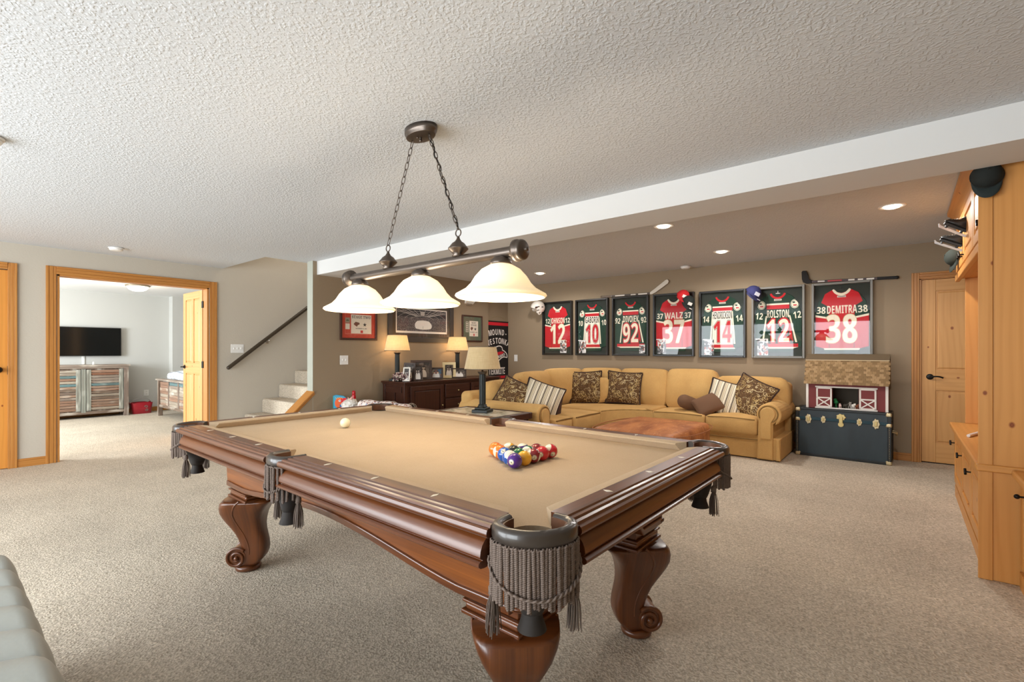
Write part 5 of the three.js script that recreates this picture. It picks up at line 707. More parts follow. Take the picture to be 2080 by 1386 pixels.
// ---------- steamer trunk with a toy barn on it ----------
{
  const t = thing('steamer_trunk', 'dark teal steamer trunk with brass latches and riveted edges', 'trunk', -0.535, 0, -6.575, -0.03), W = 0.88, D = 0.32, H1 = 0.43, H2 = 0.55;
  const blue = std({ color: 0x2b3a40, roughness: 0.45, map: tex(256, 256, (u, v) => { const k = fbm(u, v, 3, 10, 4, 71); return [0.8 + k * 0.3, 0.8 + k * 0.3, 0.82 + k * 0.3]; }, { rep: [1, 1] }) }), edge = std({ color: 0x151b1d, roughness: 0.4 }), pale = std({ color: 0xcdbd96, metalness: 0.7, roughness: 0.35 });
  add('body', uvm(rspan(-W / 2 + 0.008, W / 2 - 0.008, 0.012, H1, -D / 2 + 0.008, D / 2 - 0.008, 0.006), 'x'), blue, t); add('lid', uvm(rspan(-W / 2 + 0.008, W / 2 - 0.008, H1 + 0.004, H2 - 0.006, -D / 2 + 0.008, D / 2 - 0.008, 0.006), 'x'), blue, t);
  const fz = D / 2; const edges = []; for (const x of [-W / 2, W / 2 - 0.035]) edges.push(rspan(x, x + 0.035, 0.01, H2, fz - 0.03, fz, 0.006), rspan(x, x + 0.035, 0.01, H2, -fz, -fz + 0.03, 0.006)); for (const [y0, y1] of [[0, 0.03], [H2 - 0.024, H2]]) edges.push(rspan(-W / 2, W / 2, y0, y1, fz - 0.03, fz, 0.006), rspan(-W / 2, W / 2, y0, y1, -fz, -fz + 0.03, 0.006), rspan(-W / 2, -W / 2 + 0.035, y0, y1, -fz, fz, 0.006), rspan(W / 2 - 0.035, W / 2, y0, y1, -fz, fz, 0.006)); add('edge_binding', merge(edges), edge, t);
  add('front_strap', rspan(-W / 2 + 0.03, W / 2 - 0.03, H1 - 0.016, H1 + 0.018, fz - 0.006, fz + 0.002, 0.004), std({ color: 0x24404a, metalness: 0.4, roughness: 0.25 }), t);
  const rv = ball(0.004, 0, 0, 0, 6, 4), rivets = []; for (let i = 0; i < 20; i++) for (const x of [-W / 2 + 0.018, W / 2 - 0.018]) rivets.push(rv.clone().translate(x, 0.04 + i * 0.0182, fz)); add('rivets', merge(rivets), pale, t).userData.kind = 'stuff';
  for (const x of [-1, 1]) for (const y of [0.022, H1 - 0.012, H2 - 0.022]) add('corner_cap', merge(rbox(0.055, 0.045, 0.055, 0.014, x * (W / 2 - 0.024), y, fz - 0.024, 3)), pale, t);
  const scall = (w, h) => poly(Array.from({ length: 28 }, (_, i) => { const a = i / 28 * 6.283, r = 1 + 0.12 * Math.cos(a * 7); return [w / 2 * r * Math.cos(a), h / 2 * r * Math.sin(a)]; }), 0.008, 0.003);
  for (const [x, w, h, y] of [[-0.31, 0.06, 0.105, H1 - 0.005], [-0.165, 0.046, 0.08, H1], [0.165, 0.046, 0.08, H1], [0.31, 0.06, 0.105, H1 - 0.005]]) { const g = group('latch', t, x, y, fz + 0.004); add('latch_plate', scall(w, h), pale, g); add('latch_boss', merge(rbox(w * 0.4, h * 0.5, 0.012, 0.005, 0, 0, 0.006)), M.brass, g); }
  { const g = group('lock', t, 0, H1, fz + 0.004); add('lock_plate', scall(0.085, 0.07).translate(0, 0.04, 0), M.brass, g); add('hasp', rbox(0.038, 0.075, 0.01, 0.005, 0, 0.004, 0.006), M.brass, g); add('lock_disc', merge(cyl(0.026, 0.026, 0.012, 22).rotateX(Math.PI / 2).translate(0, -0.04, 0.004), cyl(0.013, 0.013, 0.016, 16).rotateX(Math.PI / 2).translate(0, 0.045, 0.006)), M.brass, g); }
  add('side_handle', tube([[W / 2, 0.34, -0.06], [W / 2 + 0.03, 0.33, -0.05], [W / 2 + 0.034, 0.3, 0], [W / 2 + 0.03, 0.33, 0.05], [W / 2, 0.34, 0.06]], 0.008, 20, 8), pale, t);
}
{
  const b = thing('toy_barn', 'red and white toy barn with shingled roof on the trunk', 'toy barn', -0.50, 0.552, -6.59, -0.03), W = 0.74, D = 0.24, F = D / 2;
  const red = std({ color: 0x7a3434, roughness: 0.7 }), wht = std({ color: 0xe8e4dc, roughness: 0.6 }), dark = std({ color: 0x4a4236, roughness: 0.8 });
  const H0 = 0.29; add('front_wall', merge(span(-W / 2, -0.12, 0, H0, F - 0.01, F), span(0.12, W / 2, 0, H0, F - 0.01, F), span(-0.12, 0.12, 0.235, H0, F - 0.01, F)), red, b); add('side_wall', span(-W / 2, -W / 2 + 0.01, 0, H0, -F, F - 0.01), red, b); add('side_wall', span(W / 2 - 0.01, W / 2, 0, H0, -F, F - 0.01), red, b); add('back_wall', span(-W / 2, W / 2, 0, H0, -F, -F + 0.01), dark, b); add('floor_board', span(-W / 2, W / 2, 0, 0.01, -F + 0.01, F - 0.01), dark, b);
  for (const s of [-1, 1]) add('corner_post', span(s * (W / 2 - 0.006) - 0.012, s * (W / 2 - 0.006) + 0.012, 0, H0, F - 0.006, F + 0.008), wht, b);
  add('track', span(-0.285, 0.285, 0.236, 0.252, F, F + 0.012), wht, b); add('sill', span(-0.285, 0.285, 0, 0.014, F, F + 0.012), wht, b);
  for (const s of [-1, 1]) { const d = group('sliding_door', b, s * 0.2, 0.014, F + 0.006), w = 0.15, h = 0.222; const q = (x0, x1, y0, y1) => span(x0, x1, y0, y1, -0.003, 0.007);
    add('door_panel', span(-w / 2, w / 2, 0, h, -0.005, 0), red, d); add('door_frame', merge(q(-w / 2, -w / 2 + 0.016, 0, h), q(w / 2 - 0.016, w / 2, 0, h), q(-w / 2, w / 2, 0, 0.014), q(-w / 2, w / 2, h - 0.014, h), q(-w / 2, w / 2, 0.1, 0.114)), wht, d);
    const dx = w - 0.03, dy = 0.088, a = Math.atan2(dy, dx), l = Math.hypot(dx, dy); for (const r of [a, -a]) { add('cross_brace', xf(box(l, 0.012, 0.008), 0, 0.057, 0.002, 0, 0, r), wht, d); } }
  const shing = std({ color: 0x967a54, roughness: 0.9 }), shing2 = std({ color: 0x846a48, roughness: 0.9 }), shing3 = std({ color: 0xa58862, roughness: 0.9 }), roof = group('roof', b), R = rngOf(44);
  // steep lower slope covered with shingles, then a plain ridge slope
  const y0 = 0.278, y1 = 0.545, z0 = F + 0.055, z1 = F - 0.045, rows = 11, cols = 20, ang = Math.atan2(y1 - y0, z0 - z1), len = Math.hypot(y1 - y0, z0 - z1);
  add('roof_deck', merge(xf(box(W + 0.03, len, 0.008), 0, (y0 + y1) / 2, (z0 + z1) / 2 - 0.008, -(Math.PI / 2 - ang)), xf(box(W + 0.03, len, 0.008), 0, (y0 + y1) / 2, -(z0 + z1) / 2 + 0.008, Math.PI / 2 - ang)), shing2, roof);
  const sg = new THREE.BoxGeometry((W + 0.03) / cols - 0.002, len / rows + 0.006, 0.004);
  for (let r = 0; r < rows; r++) for (let c = 0; c < cols; c++) { const f = (r + 0.5) / rows, o = add('shingle', sg, [shing, shing2, shing3][Math.floor(R() * 3)], roof); o.position.set(-(W + 0.03) / 2 + (c + 0.5 + (r % 2 ? 0.2 : -0.2)) * (W + 0.03) / cols, y0 + (y1 - y0) * f, z0 + (z1 - z0) * f - 0.001 + R() * 0.002); o.rotation.x = -(Math.PI / 2 - ang) + 0.03; }
  const yr = 0.61; add('upper_slope', merge(xf(box(W + 0.03, 0.105, 0.008), 0, (y1 + yr) / 2, z1 / 2 + 0.002, -(Math.PI / 2 - Math.atan2(yr - y1, z1))), xf(box(W + 0.03, 0.105, 0.008), 0, (y1 + yr) / 2, -z1 / 2 - 0.002, Math.PI / 2 - Math.atan2(yr - y1, z1))), std({ color: 0x6a5a44, roughness: 0.9 }), roof);
  add('roof_trim', span(-(W + 0.03) / 2, (W + 0.03) / 2, y1 - 0.004, y1 + 0.004, z1 - 0.006, z1 + 0.012), std({ color: 0xcdbb96, roughness: 0.7 }), roof);
  add('gable', poly([[-z1, y1], [z1, y1], [0, yr - 0.006]].map(([a, c]) => [a, c]), 0.01).rotateY(Math.PI / 2).translate(W / 2 - 0.005, 0, 0), red, roof); add('gable', poly([[-F, H0], [F, H0], [z1, y1], [0, yr - 0.006], [-z1, y1]], 0.01).rotateY(Math.PI / 2).translate(W / 2 - 0.005, 0, 0), red, roof); add('gable', poly([[-F, H0], [F, H0], [z1, y1], [0, yr - 0.006], [-z1, y1]], 0.01).rotateY(Math.PI / 2).translate(-W / 2 + 0.005, 0, 0), red, roof);
  // tiny farm animals in the doorway
  const animal = (label, x, z, c, s, tree) => { const a = thing(tree ? 'toy_tree' : 'toy_animal', label, tree ? 'toy tree' : 'toy animal', -0.5 + x, 0.552 + 0.0105, -6.59 + z, rnd() * 6, 'tiny toys in the barn doorway'), m = std({ color: c, roughness: 0.7 });
    if (tree) add('crown', merge(ball(0.022, 0, 0.06, 0, 10, 8), ball(0.018, 0.008, 0.085, 0, 10, 8), cyl(0.006, 0.008, 0.045, 8, 0, 0.022, 0)), m, a); else { add('body', merge(xf(ball(0.02, 0, 0, 0, 12, 8), 0, 0.03, 0, 0, 0, 0, [1.2, 0.85, 0.8]), ball(0.011, 0.026, 0.042, 0, 10, 8), [[-0.014, -0.008], [-0.014, 0.008], [0.014, -0.008], [0.014, 0.008]].map(([p, q]) => cyl(0.004, 0.004, 0.024, 6, p, 0.012, q))).scale(s, s, s), m, a); add('ears', merge(xf(ball(0.004), 0.026, 0.053, 0.006), xf(ball(0.004), 0.026, 0.053, -0.006)).scale(s, s, s), m, a); } };
  animal('tiny green toy tree at the left of the barn doorway', -0.095, 0.06, 0x0e6a34, 1, true);
  animal('tiny white and pink toy animal at the front left of the barn doorway', -0.055, 0.085, 0xe2c2b8, 0.9); animal('tiny dark toy animal in the middle of the barn doorway', -0.01, 0.07, 0x4a443c, 1); animal('tiny grey toy animal behind in the barn doorway', 0.03, 0.04, 0xbab2a8, 1.2); animal('tiny white toy sheep at the front right of the barn doorway', 0.065, 0.085, 0xeae4da, 1.1); animal('tiny orange brown toy animal at the right of the barn doorway', 0.098, 0.06, 0xb86a4a, 0.9);
}
// ---------- pine wall cabinet on the right ----------
{
  const c = thing('pine_cabinet', 'tall knotty pine wall cabinet with hutch, counter and end panel', 'cabinet', 0.33, 0, -4.5), Z0 = 0.92, Z1 = -0.95, XB = RW - 0.33 - 0.002, pine = (g, al, a = 0, b = 0) => uvm(g, al, a, b);
  add('end_panel', pine(rspan(-0.02, XB, 0, CB - 0.004, Z0, Z0 + 0.04, 0.004), 'y', 0.52, 0.1), M.pine, c);
  add('end_stile', pine(rspan(-0.026, 0.03, 0, CB - 0.004, Z0 + 0.038, Z0 + 0.048, 0.003), 'y', 0.1, 0.5), M.pine, c);
  add('lower_carcass', pine(span(0.02, XB, 0.09, 0.565, Z1, Z0), 'z'), M.pine, c); add('toe_board', pine(span(0.0, 0.03, 0, 0.09, Z1, Z0), 'z', 0.3), M.pine, c);
  add('counter', pine(rspan(-0.035, XB, 0.568, 0.606, Z1 - 0.01, Z0, 0.01, 3), 'z', 0.2, 0.3), M.pine, c); add('counter_return', pine(rspan(-0.035, XB, 0.568, 0.606, Z0 + 0.04, Z0 + 0.062, 0.008, 2), 'x', 0.4, 0.2), M.pine, c);
  add('back_board', pine(span(XB - 0.02, XB, 0.606, CB - 0.01, Z1, Z0), 'y', 0.15, 0.2), M.pine, c); add('far_panel', pine(rspan(0.06, XB, 0.606, 1.8, Z1, Z1 + 0.03, 0.003), 'y', 0.7, 0.4), M.pine, c);
  const knob = (g, x, y, z, m = M.blackMetal) => add('knob', merge(tube([[x, y, z], [x - 0.018, y, z], [x - 0.024, y + 0.004, z]], 0.005, 8, 6), tube([[x - 0.026, y + 0.016, z - 0.012], [x - 0.026, y, z], [x - 0.026, y - 0.014, z + 0.014]], 0.007, 10, 6)), m, g);
  const door = (z0, z1, y0, y1, x, kz, ky) => { const g = group('door', c, x, 0, 0), s = 0.065, t = 0.02, k = rnd() * 2; for (const [a, b] of [[z0, z0 + s], [z1 - s, z1]]) add('stile', pine(rspan(-t, 0, y0, y1, a, b, 0.004), 'y', k, k + a), M.pine, g); for (const [a, b] of [[y0, y0 + s], [y1 - s, y1]]) add('rail', pine(rspan(-t, 0, a, b, z0 + s, z1 - s, 0.004), 'z', k + a, k), M.pine, g); add('panel', pine(merge(span(-0.01, -0.002, y0 + s, y1 - s, z0 + s, z1 - s), rspan(-t + 0.002, -0.002, y0 + s + 0.025, y1 - s - 0.025, z0 + s + 0.025, z1 - s - 0.025, 0.012, 2)), 'y', k + 0.4, k), M.pine, g); knob(g, -t, ky, kz); };
  door(-0.93, -0.32, 0.12, 0.54, 0.015, -0.90, 0.44); door(-0.30, 0.29, 0.12, 0.54, 0.015, -0.27, 0.44); door(0.31, 0.9, 0.12, 0.54, 0.015, 0.34, 0.44);
  add('upper_carcass', pine(span(0.03, XB - 0.02, 1.80, 2.30, Z1, Z0), 'z'), M.pine, c); add('light_rail', pine(rspan(0.0, 0.03, 1.775, 1.83, Z1, Z0, 0.006), 'z'), M.pine, c);
  door(-0.93, -0.32, 1.85, 2.24, 0.025, -0.36, 1.9); door(-0.30, 0.29, 1.85, 2.24, 0.025, -0.26, 1.9); door(0.31, 0.9, 1.85, 2.24, 0.025, 0.86, 1.9);
  add('crown_moulding', pine(prism([[0, 2.24], [-0.012, 2.25], [-0.02, 2.28], [-0.05, 2.325], [-0.065, 2.335], [-0.068, CB - 0.004], [0.03, CB - 0.004], [0.03, 2.24]], () => Z1 - 0.03, () => Z0, (s, y, d) => [0.02 + d, y, s]), 'z', 0.2), M.pine, c);
}
{ // lower run of drawers in front of the end panel
  const c = thing('pine_base_cabinet', 'low knotty pine base cabinet cut by the right picture edge', 'cabinet', 0.455, 0, -2.9), XB = RW - 0.457, p = (g, al, a = 0, b = 0) => uvm(g, al, a, b);
  add('carcass', p(span(0.02, XB, 0.08, 0.555, -0.62, 0.7), 'z'), M.pine, c); add('toe_board', p(span(0.0, 0.02, 0, 0.08, -0.62, 0.7), 'z', 0.3), M.pine, c);
  add('counter', p(rspan(-0.03, XB, 0.558, 0.594, -0.615, 0.72, 0.01, 3), 'z', 0.6), M.pine, c);
  for (const [z0, z1, kz] of [[-0.6, -0.02, -0.5], [0.0, 0.66, 0.06]]) { const g = group('door', c, 0.02, 0, 0); for (const [a, b] of [[z0, z0 + 0.065], [z1 - 0.065, z1]]) add('stile', p(rspan(-0.02, 0, 0.11, 0.54, a, b, 0.004), 'y', a, 0.3), M.pine, g); for (const [a, b] of [[0.11, 0.175], [0.475, 0.54]]) add('rail', p(rspan(-0.02, 0, a, b, z0 + 0.065, z1 - 0.065, 0.004), 'z'), M.pine, g); add('panel', p(rspan(-0.016, -0.002, 0.19, 0.46, z0 + 0.08, z1 - 0.08, 0.01, 2), 'y', 0.5, 0.2), M.pine, g); add('knob', merge(tube([[-0.02, 0.485, kz], [-0.04, 0.485, kz]], 0.005, 6, 6), ball(0.012, -0.045, 0.485, kz, 10, 8)), M.blackMetal, g); }
}
cap('black cap hung at the top of the pine end panel', 0.335, 2.115, -3.51, 1.3, 0.0, 0.0, 0x141a18, 0x1c2828, 0, 0.7);
{ // hockey skates hung on the cabinet doors
  const bootM = std({ color: 0x17191a, roughness: 0.4 }), steel = std({ color: 0xcfd2d4, metalness: 0.6, roughness: 0.25 });
  const skate = (label, x, y, z, rz, ry) => { const s = thing('hockey_skate', label, 'skate', x, y, z, 0, 'hockey skates on the cabinet'); s.rotation.order = 'ZYX'; s.rotation.set(0, ry, rz); s.scale.setScalar(0.78);
    const rings = [[0, 0.15, 0.05, 0.036], [0.0, 0.1, 0.052, 0.038], [0.012, 0.055, 0.07, 0.04], [0.05, 0.035, 0.1, 0.04], [0.06, 0.012, 0.115, 0.038], [0.06, 0, 0.115, 0.036]].map(([cx, y0, a, w]) => Array.from({ length: 18 }, (_, i) => { const t = i / 18 * 6.283; return [cx + a * Math.cos(t) * 0.85, y0, w * Math.sin(t)]; }));
    add('boot', loft(rings), bootM, s); add('holder', merge(rspan(-0.03, 0.15, -0.025, 0.0, -0.012, 0.012, 0.006), cyl(0.014, 0.01, 0.03, 10, 0, -0.03, 0), cyl(0.014, 0.01, 0.03, 10, 0.12, -0.03, 0)), std({ color: 0x2a2d2e, roughness: 0.5 }), s);
    add('blade', poly([[-0.06, -0.04], [0.16, -0.04], [0.18, -0.028], [0.185, -0.035], [0.165, -0.062], [-0.05, -0.062]], 0.005, 0.001), steel, s); add('laces', merge(Array.from({ length: 5 }, (_, i) => rbox(0.006, 0.004, 0.05, 0.002, 0.055 + i * 0.016, 0.082 - i * 0.013, 0))), M.white, s); };
  skate('black hockey skate with blade outward hung highest on the pine cabinet', 0.325, 2.06, -4.62, -0.55, Math.PI + 0.2);
  skate('black hockey skate with white blade hung lower on the pine cabinet', 0.318, 2.0, -4.88, -0.5, Math.PI);
  cap('dark green cap hung behind the skates on the cabinet', 0.315, 1.95, -5.2, 1.3, -1.3, 0.0, 0x232a24, 0x232a24, 0, 0.7);
}
{ // things on the counters
  const a = thing('white_wand', 'long white and silver rod lying on the pine counter', 'rod', 0.40, 0.618, -4.72, 1.25); add('tube', cyl(0.01, 0.01, 0.36, 14).rotateZ(Math.PI / 2), M.white, a); add('tip', cyl(0.011, 0.011, 0.03, 14).rotateZ(Math.PI / 2).translate(0.17, 0, 0), M.chrome, a);
  const b = thing('desk_clip', 'small chrome clip on the pine counter near the end panel', 'clip', 0.355, 0.607, -3.78); add('base', rbox(0.05, 0.01, 0.03, 0.003, 0, 0.005, 0), M.chrome, b); add('jaw', xf(rbox(0.04, 0.008, 0.028, 0.003), 0.004, 0.018, 0, 0, 0, 0.3), M.white, b);
  const d = thing('remote_dock', 'white and silver device at the right picture edge on the counter', 'device', 0.492, 0.7, -3.38); d.position.y = 0.595; add('stand', rbox(0.03, 0.06, 0.06, 0.006, 0.012, 0.03, 0), M.chrome, d); add('head', rbox(0.06, 0.05, 0.09, 0.01, 0.02, 0.085, 0, 3), M.white, d);
}
// ---------- bedroom ----------
const reclaimed = [0xa99a8c, 0x8f7d70, 0xb5957e, 0x9c6a50, 0x7d8a86, 0x6f9aa0, 0xc2b5a2, 0x84705f, 0xb08a72, 0x9aa095].map((c, i) => std({ color: 0xffffff, roughness: 0.8, map: tex(128, 256, (u, v) => { const k = fbm(u, v, 30, 2, 3, 100 + i * 7), q = fbm(u, v, 5, 3, 3, 103 + i * 7); return mix(mix(hex(c), hex(0x4a3c32), k * 0.6), hex(0xd8d4c8), (q - 0.55) * 2.2); }, { rep: [3, 1.5] }) }));
{
  const d = thing('reclaimed_dresser', 'distressed reclaimed wood dresser with slatted doors under the television', 'dresser', BX + 0.22, 0, -1.82), W = 1.28, F = 0.19, R = rngOf(17), rm = () => reclaimed[[0, 1, 2, 3, 6, 7, 8, 2, 8][Math.floor(R() * 9)]];
  add('carcass', uvm(span(-0.2, F - 0.03, 0.09, 0.9, -W / 2 + 0.02, W / 2 - 0.02)), reclaimed[7], d); add('top', uvm(merge(rspan(-0.215, F + 0.03, 0.92, 0.955, -W / 2 - 0.02, W / 2 + 0.02, 0.005), rspan(-0.2, F + 0.01, 0.89, 0.922, -W / 2, W / 2, 0.004)), 'z'), reclaimed[0], d);
  for (const z of [-W / 2 + 0.035, W / 2 - 0.035]) for (const x of [-0.17, F - 0.03]) add('post', uvm(rspan(x - 0.03, x + 0.035, 0, 0.89, z - 0.035, z + 0.035, 0.004)), reclaimed[1], d);
  add('centre_post', uvm(rspan(F - 0.03, F + 0.004, 0.1, 0.88, -0.03, 0.03, 0.004)), reclaimed[9], d); add('bottom_rail', uvm(rspan(F - 0.03, F + 0.002, 0.07, 0.12, -W / 2 + 0.07, W / 2 - 0.07, 0.004), 'z'), reclaimed[7], d);
  for (const s of [-1, 1]) { const g = group('slatted_door', d, F, 0, s * 0.3); for (const z of [-0.23, 0.23]) add('stile', uvm(rspan(-0.025, 0.006, 0.13, 0.87, z - 0.032, z + 0.032, 0.004)), reclaimed[9], g); const n = 15; for (let i = 0; i < n; i++) { const y = 0.15 + i * 0.048, o = add('slat', uvm(rbox(0.012, 0.042, 0.4, 0.003), 'z', R(), R()), i === 9 || (s > 0 && i === 12) ? reclaimed[5] : rm(), g); o.position.set(-0.008, y + 0.014, 0); o.rotation.z = -0.4; } }
}
{
  const t = thing('television', 'wide flat black television mounted on the bedroom wall', 'television', BX, 1.375, -1.92), W = 1.0, H = 0.53;
  add('bezel', rspan(0.04, 0.075, -H / 2, H / 2, -W / 2, W / 2, 0.006, 2), M.black, t); add('screen', span(0.075, 0.0765, -H / 2 + 0.012, H / 2 - 0.012, -W / 2 + 0.012, W / 2 - 0.012), std({ color: 0x0c0f10, roughness: 0.12 }), t); add('wall_mount', span(0, 0.04, -0.12, 0.12, -0.16, 0.16), M.black, t); add('cable_cover', rspan(0, 0.015, -0.42, -H / 2, 0.02, 0.06, 0.004), M.white, t);
  const p = thing('white_gadget', 'small white gadget on the bedroom dresser below the television', 'gadget', BX + 0.2, 0.956, -1.99); add('body', rbox(0.03, 0.05, 0.03, 0.01, 0, 0.025, 0), M.white, p); add('foot', cyl(0.02, 0.024, 0.008, 16, 0, 0.004, 0), M.white, p);
}
{
  const b = thing('red_bin', 'red metal bin with scalloped rim beside the bedroom dresser', 'bin', BX + 0.26, 0, -2.68), m = phys({ color: 0x9c1626, roughness: 0.3, clearcoat: 0.3 });
  const ring = (y, sx, sz, wav) => Array.from({ length: 48 }, (_, i) => { const t = i / 48 * 6.283, c = Math.cos(t), s = Math.sin(t), e = 0.35; return [sx * Math.sign(c) * Math.abs(c) ** e, y + wav * Math.cos(t * 6), sz * Math.sign(s) * Math.abs(s) ** e]; });
  const out = [ring(0, 0.105, 0.15, 0), ring(0.12, 0.115, 0.162, 0), ring(0.21, 0.125, 0.175, 0.008)], inn = [ring(0.208, 0.12, 0.17, 0.008), ring(0.02, 0.1, 0.145, 0)];
  add('tub', loft([...out, ...inn], true), m, b); add('wire_handle', tube([[0, 0.2, 0.17], [0, 0.26, 0.12], [0, 0.28, 0], [0, 0.26, -0.12], [0, 0.2, -0.17]], 0.004, 30, 6), M.chrome, b);
  add('scroll_emblem', merge(tube(Array.from({ length: 22 }, (_, i) => { const t = i / 21 * 7; return [0.122, 0.13 + 0.03 * (1 - t / 9) * Math.sin(t), -0.06 + 0.03 * (1 - t / 9) * Math.cos(t)]; }), 0.005, 40, 5), tube(Array.from({ length: 22 }, (_, i) => { const t = i / 21 * 7; return [0.12, 0.075 + 0.026 * (1 - t / 9) * Math.sin(-t), -0.065 + 0.026 * (1 - t / 9) * Math.cos(t)]; }), 0.005, 40, 5)), std({ color: 0x8a8278, metalness: 0.5, roughness: 0.5 }), b);
}
{
  const b = thing('bed', 'bed with distressed plank footboard and checked quilt behind the open door', 'bed', -9.97, 0, -3.76), W = 0.78, F = 0.95;
  add('headboard', uvm(rspan(-W, W, 0, 1.0, -1.05, -1.0, 0.006), 'x'), reclaimed[0], b);
  for (const s of [-1, 1]) { add('post', uvm(rspan(s * W - 0.035, s * W + 0.035, 0, 0.66, F - 0.035, F + 0.035, 0.005)), reclaimed[7], b); add('side_rail', uvm(rspan(s * W - 0.02, s * W + 0.02, 0.18, 0.4, -1.0, F - 0.03, 0.004), 'z'), reclaimed[1], b); }
  add('foot_cap', uvm(rspan(-W - 0.06, W + 0.06, 0.66, 0.69, F - 0.06, F + 0.06, 0.005), 'x'), reclaimed[0], b);
  const R = rngOf(23); for (const [x0, x1] of [[-W + 0.04, -0.28], [-0.22, 0.24], [0.3, W - 0.04]]) for (let i = 0; i < 8; i++) add('plank', uvm(rspan(x0, x1, 0.2 + i * 0.055, 0.2525 + i * 0.055, F - 0.018, F + 0.006 + 0.006 * R(), 0.003), 'x', R() * 3, R() * 3), i === 7 && x0 > -0.3 ? reclaimed[5] : reclaimed[[0, 2, 6, 8, 6][Math.floor(R() * 5)]], b);
  for (const x of [-0.25, 0.27]) add('batten', uvm(rspan(x - 0.03, x + 0.03, 0.2, 0.65, F + 0.004, F + 0.016, 0.003)), reclaimed[1], b); add('bottom_rail', uvm(rspan(-W, W, 0.16, 0.21, F - 0.02, F + 0.02, 0.004), 'x'), reclaimed[7], b);
  add('mattress', uvm(cushionGeo(W * 2 - 0.1, 0.3, 1.85, 0.06, 0.01, 12).translate(0, 0.52, -0.05)), M.white, b);
  const check = canvasTex(128, 128, (x, w, h) => { x.fillStyle = '#eef0f2'; x.fillRect(0, 0, w, h); x.fillStyle = 'rgba(120,130,145,0.55)'; x.fillRect(0, 0, 26, h); x.fillRect(0, 0, w, 26); x.fillStyle = 'rgba(150,160,172,0.5)'; x.fillRect(64, 0, 12, h); x.fillRect(0, 64, w, 12); }); check.repeat.set(6, 6);
  const q = cushionGeo(W * 2 - 0.04, 0.16, 1.8, 0.07, 0.05, 24); const p = q.attributes.position; for (let i = 0; i < p.count; i++) p.setY(i, p.getY(i) + 0.012 * Math.sin(p.getX(i) * 9 + p.getZ(i) * 5)); q.computeVertexNormals(); add('quilt', uvm(q.translate(0, 0.74, -0.04)), std({ map: check, roughness: 0.9 }), b);
}
{ const l = thing('ceiling_dome_light', 'lit frosted dome light on the bedroom ceiling', 'ceiling light', -10.0, CE, -2.3); add('pan', lathe([[0, 0], [0.17, 0], [0.175, -0.012], [0.16, -0.024], [0, -0.024]], 36), std({ color: 0xa89a84, metalness: 0.6, roughness: 0.4 }), l); add('dome', lathe([[0.15, -0.024], [0.142, -0.05], [0.115, -0.078], [0.07, -0.096], [0, -0.103]], 36), std({ color: 0xffffff, emissive: 0xfff4e0, emissiveIntensity: 2.2 }), l); lamp(l, 0, -0.14, 0, 0.8, 0xfff0d8, 4); }
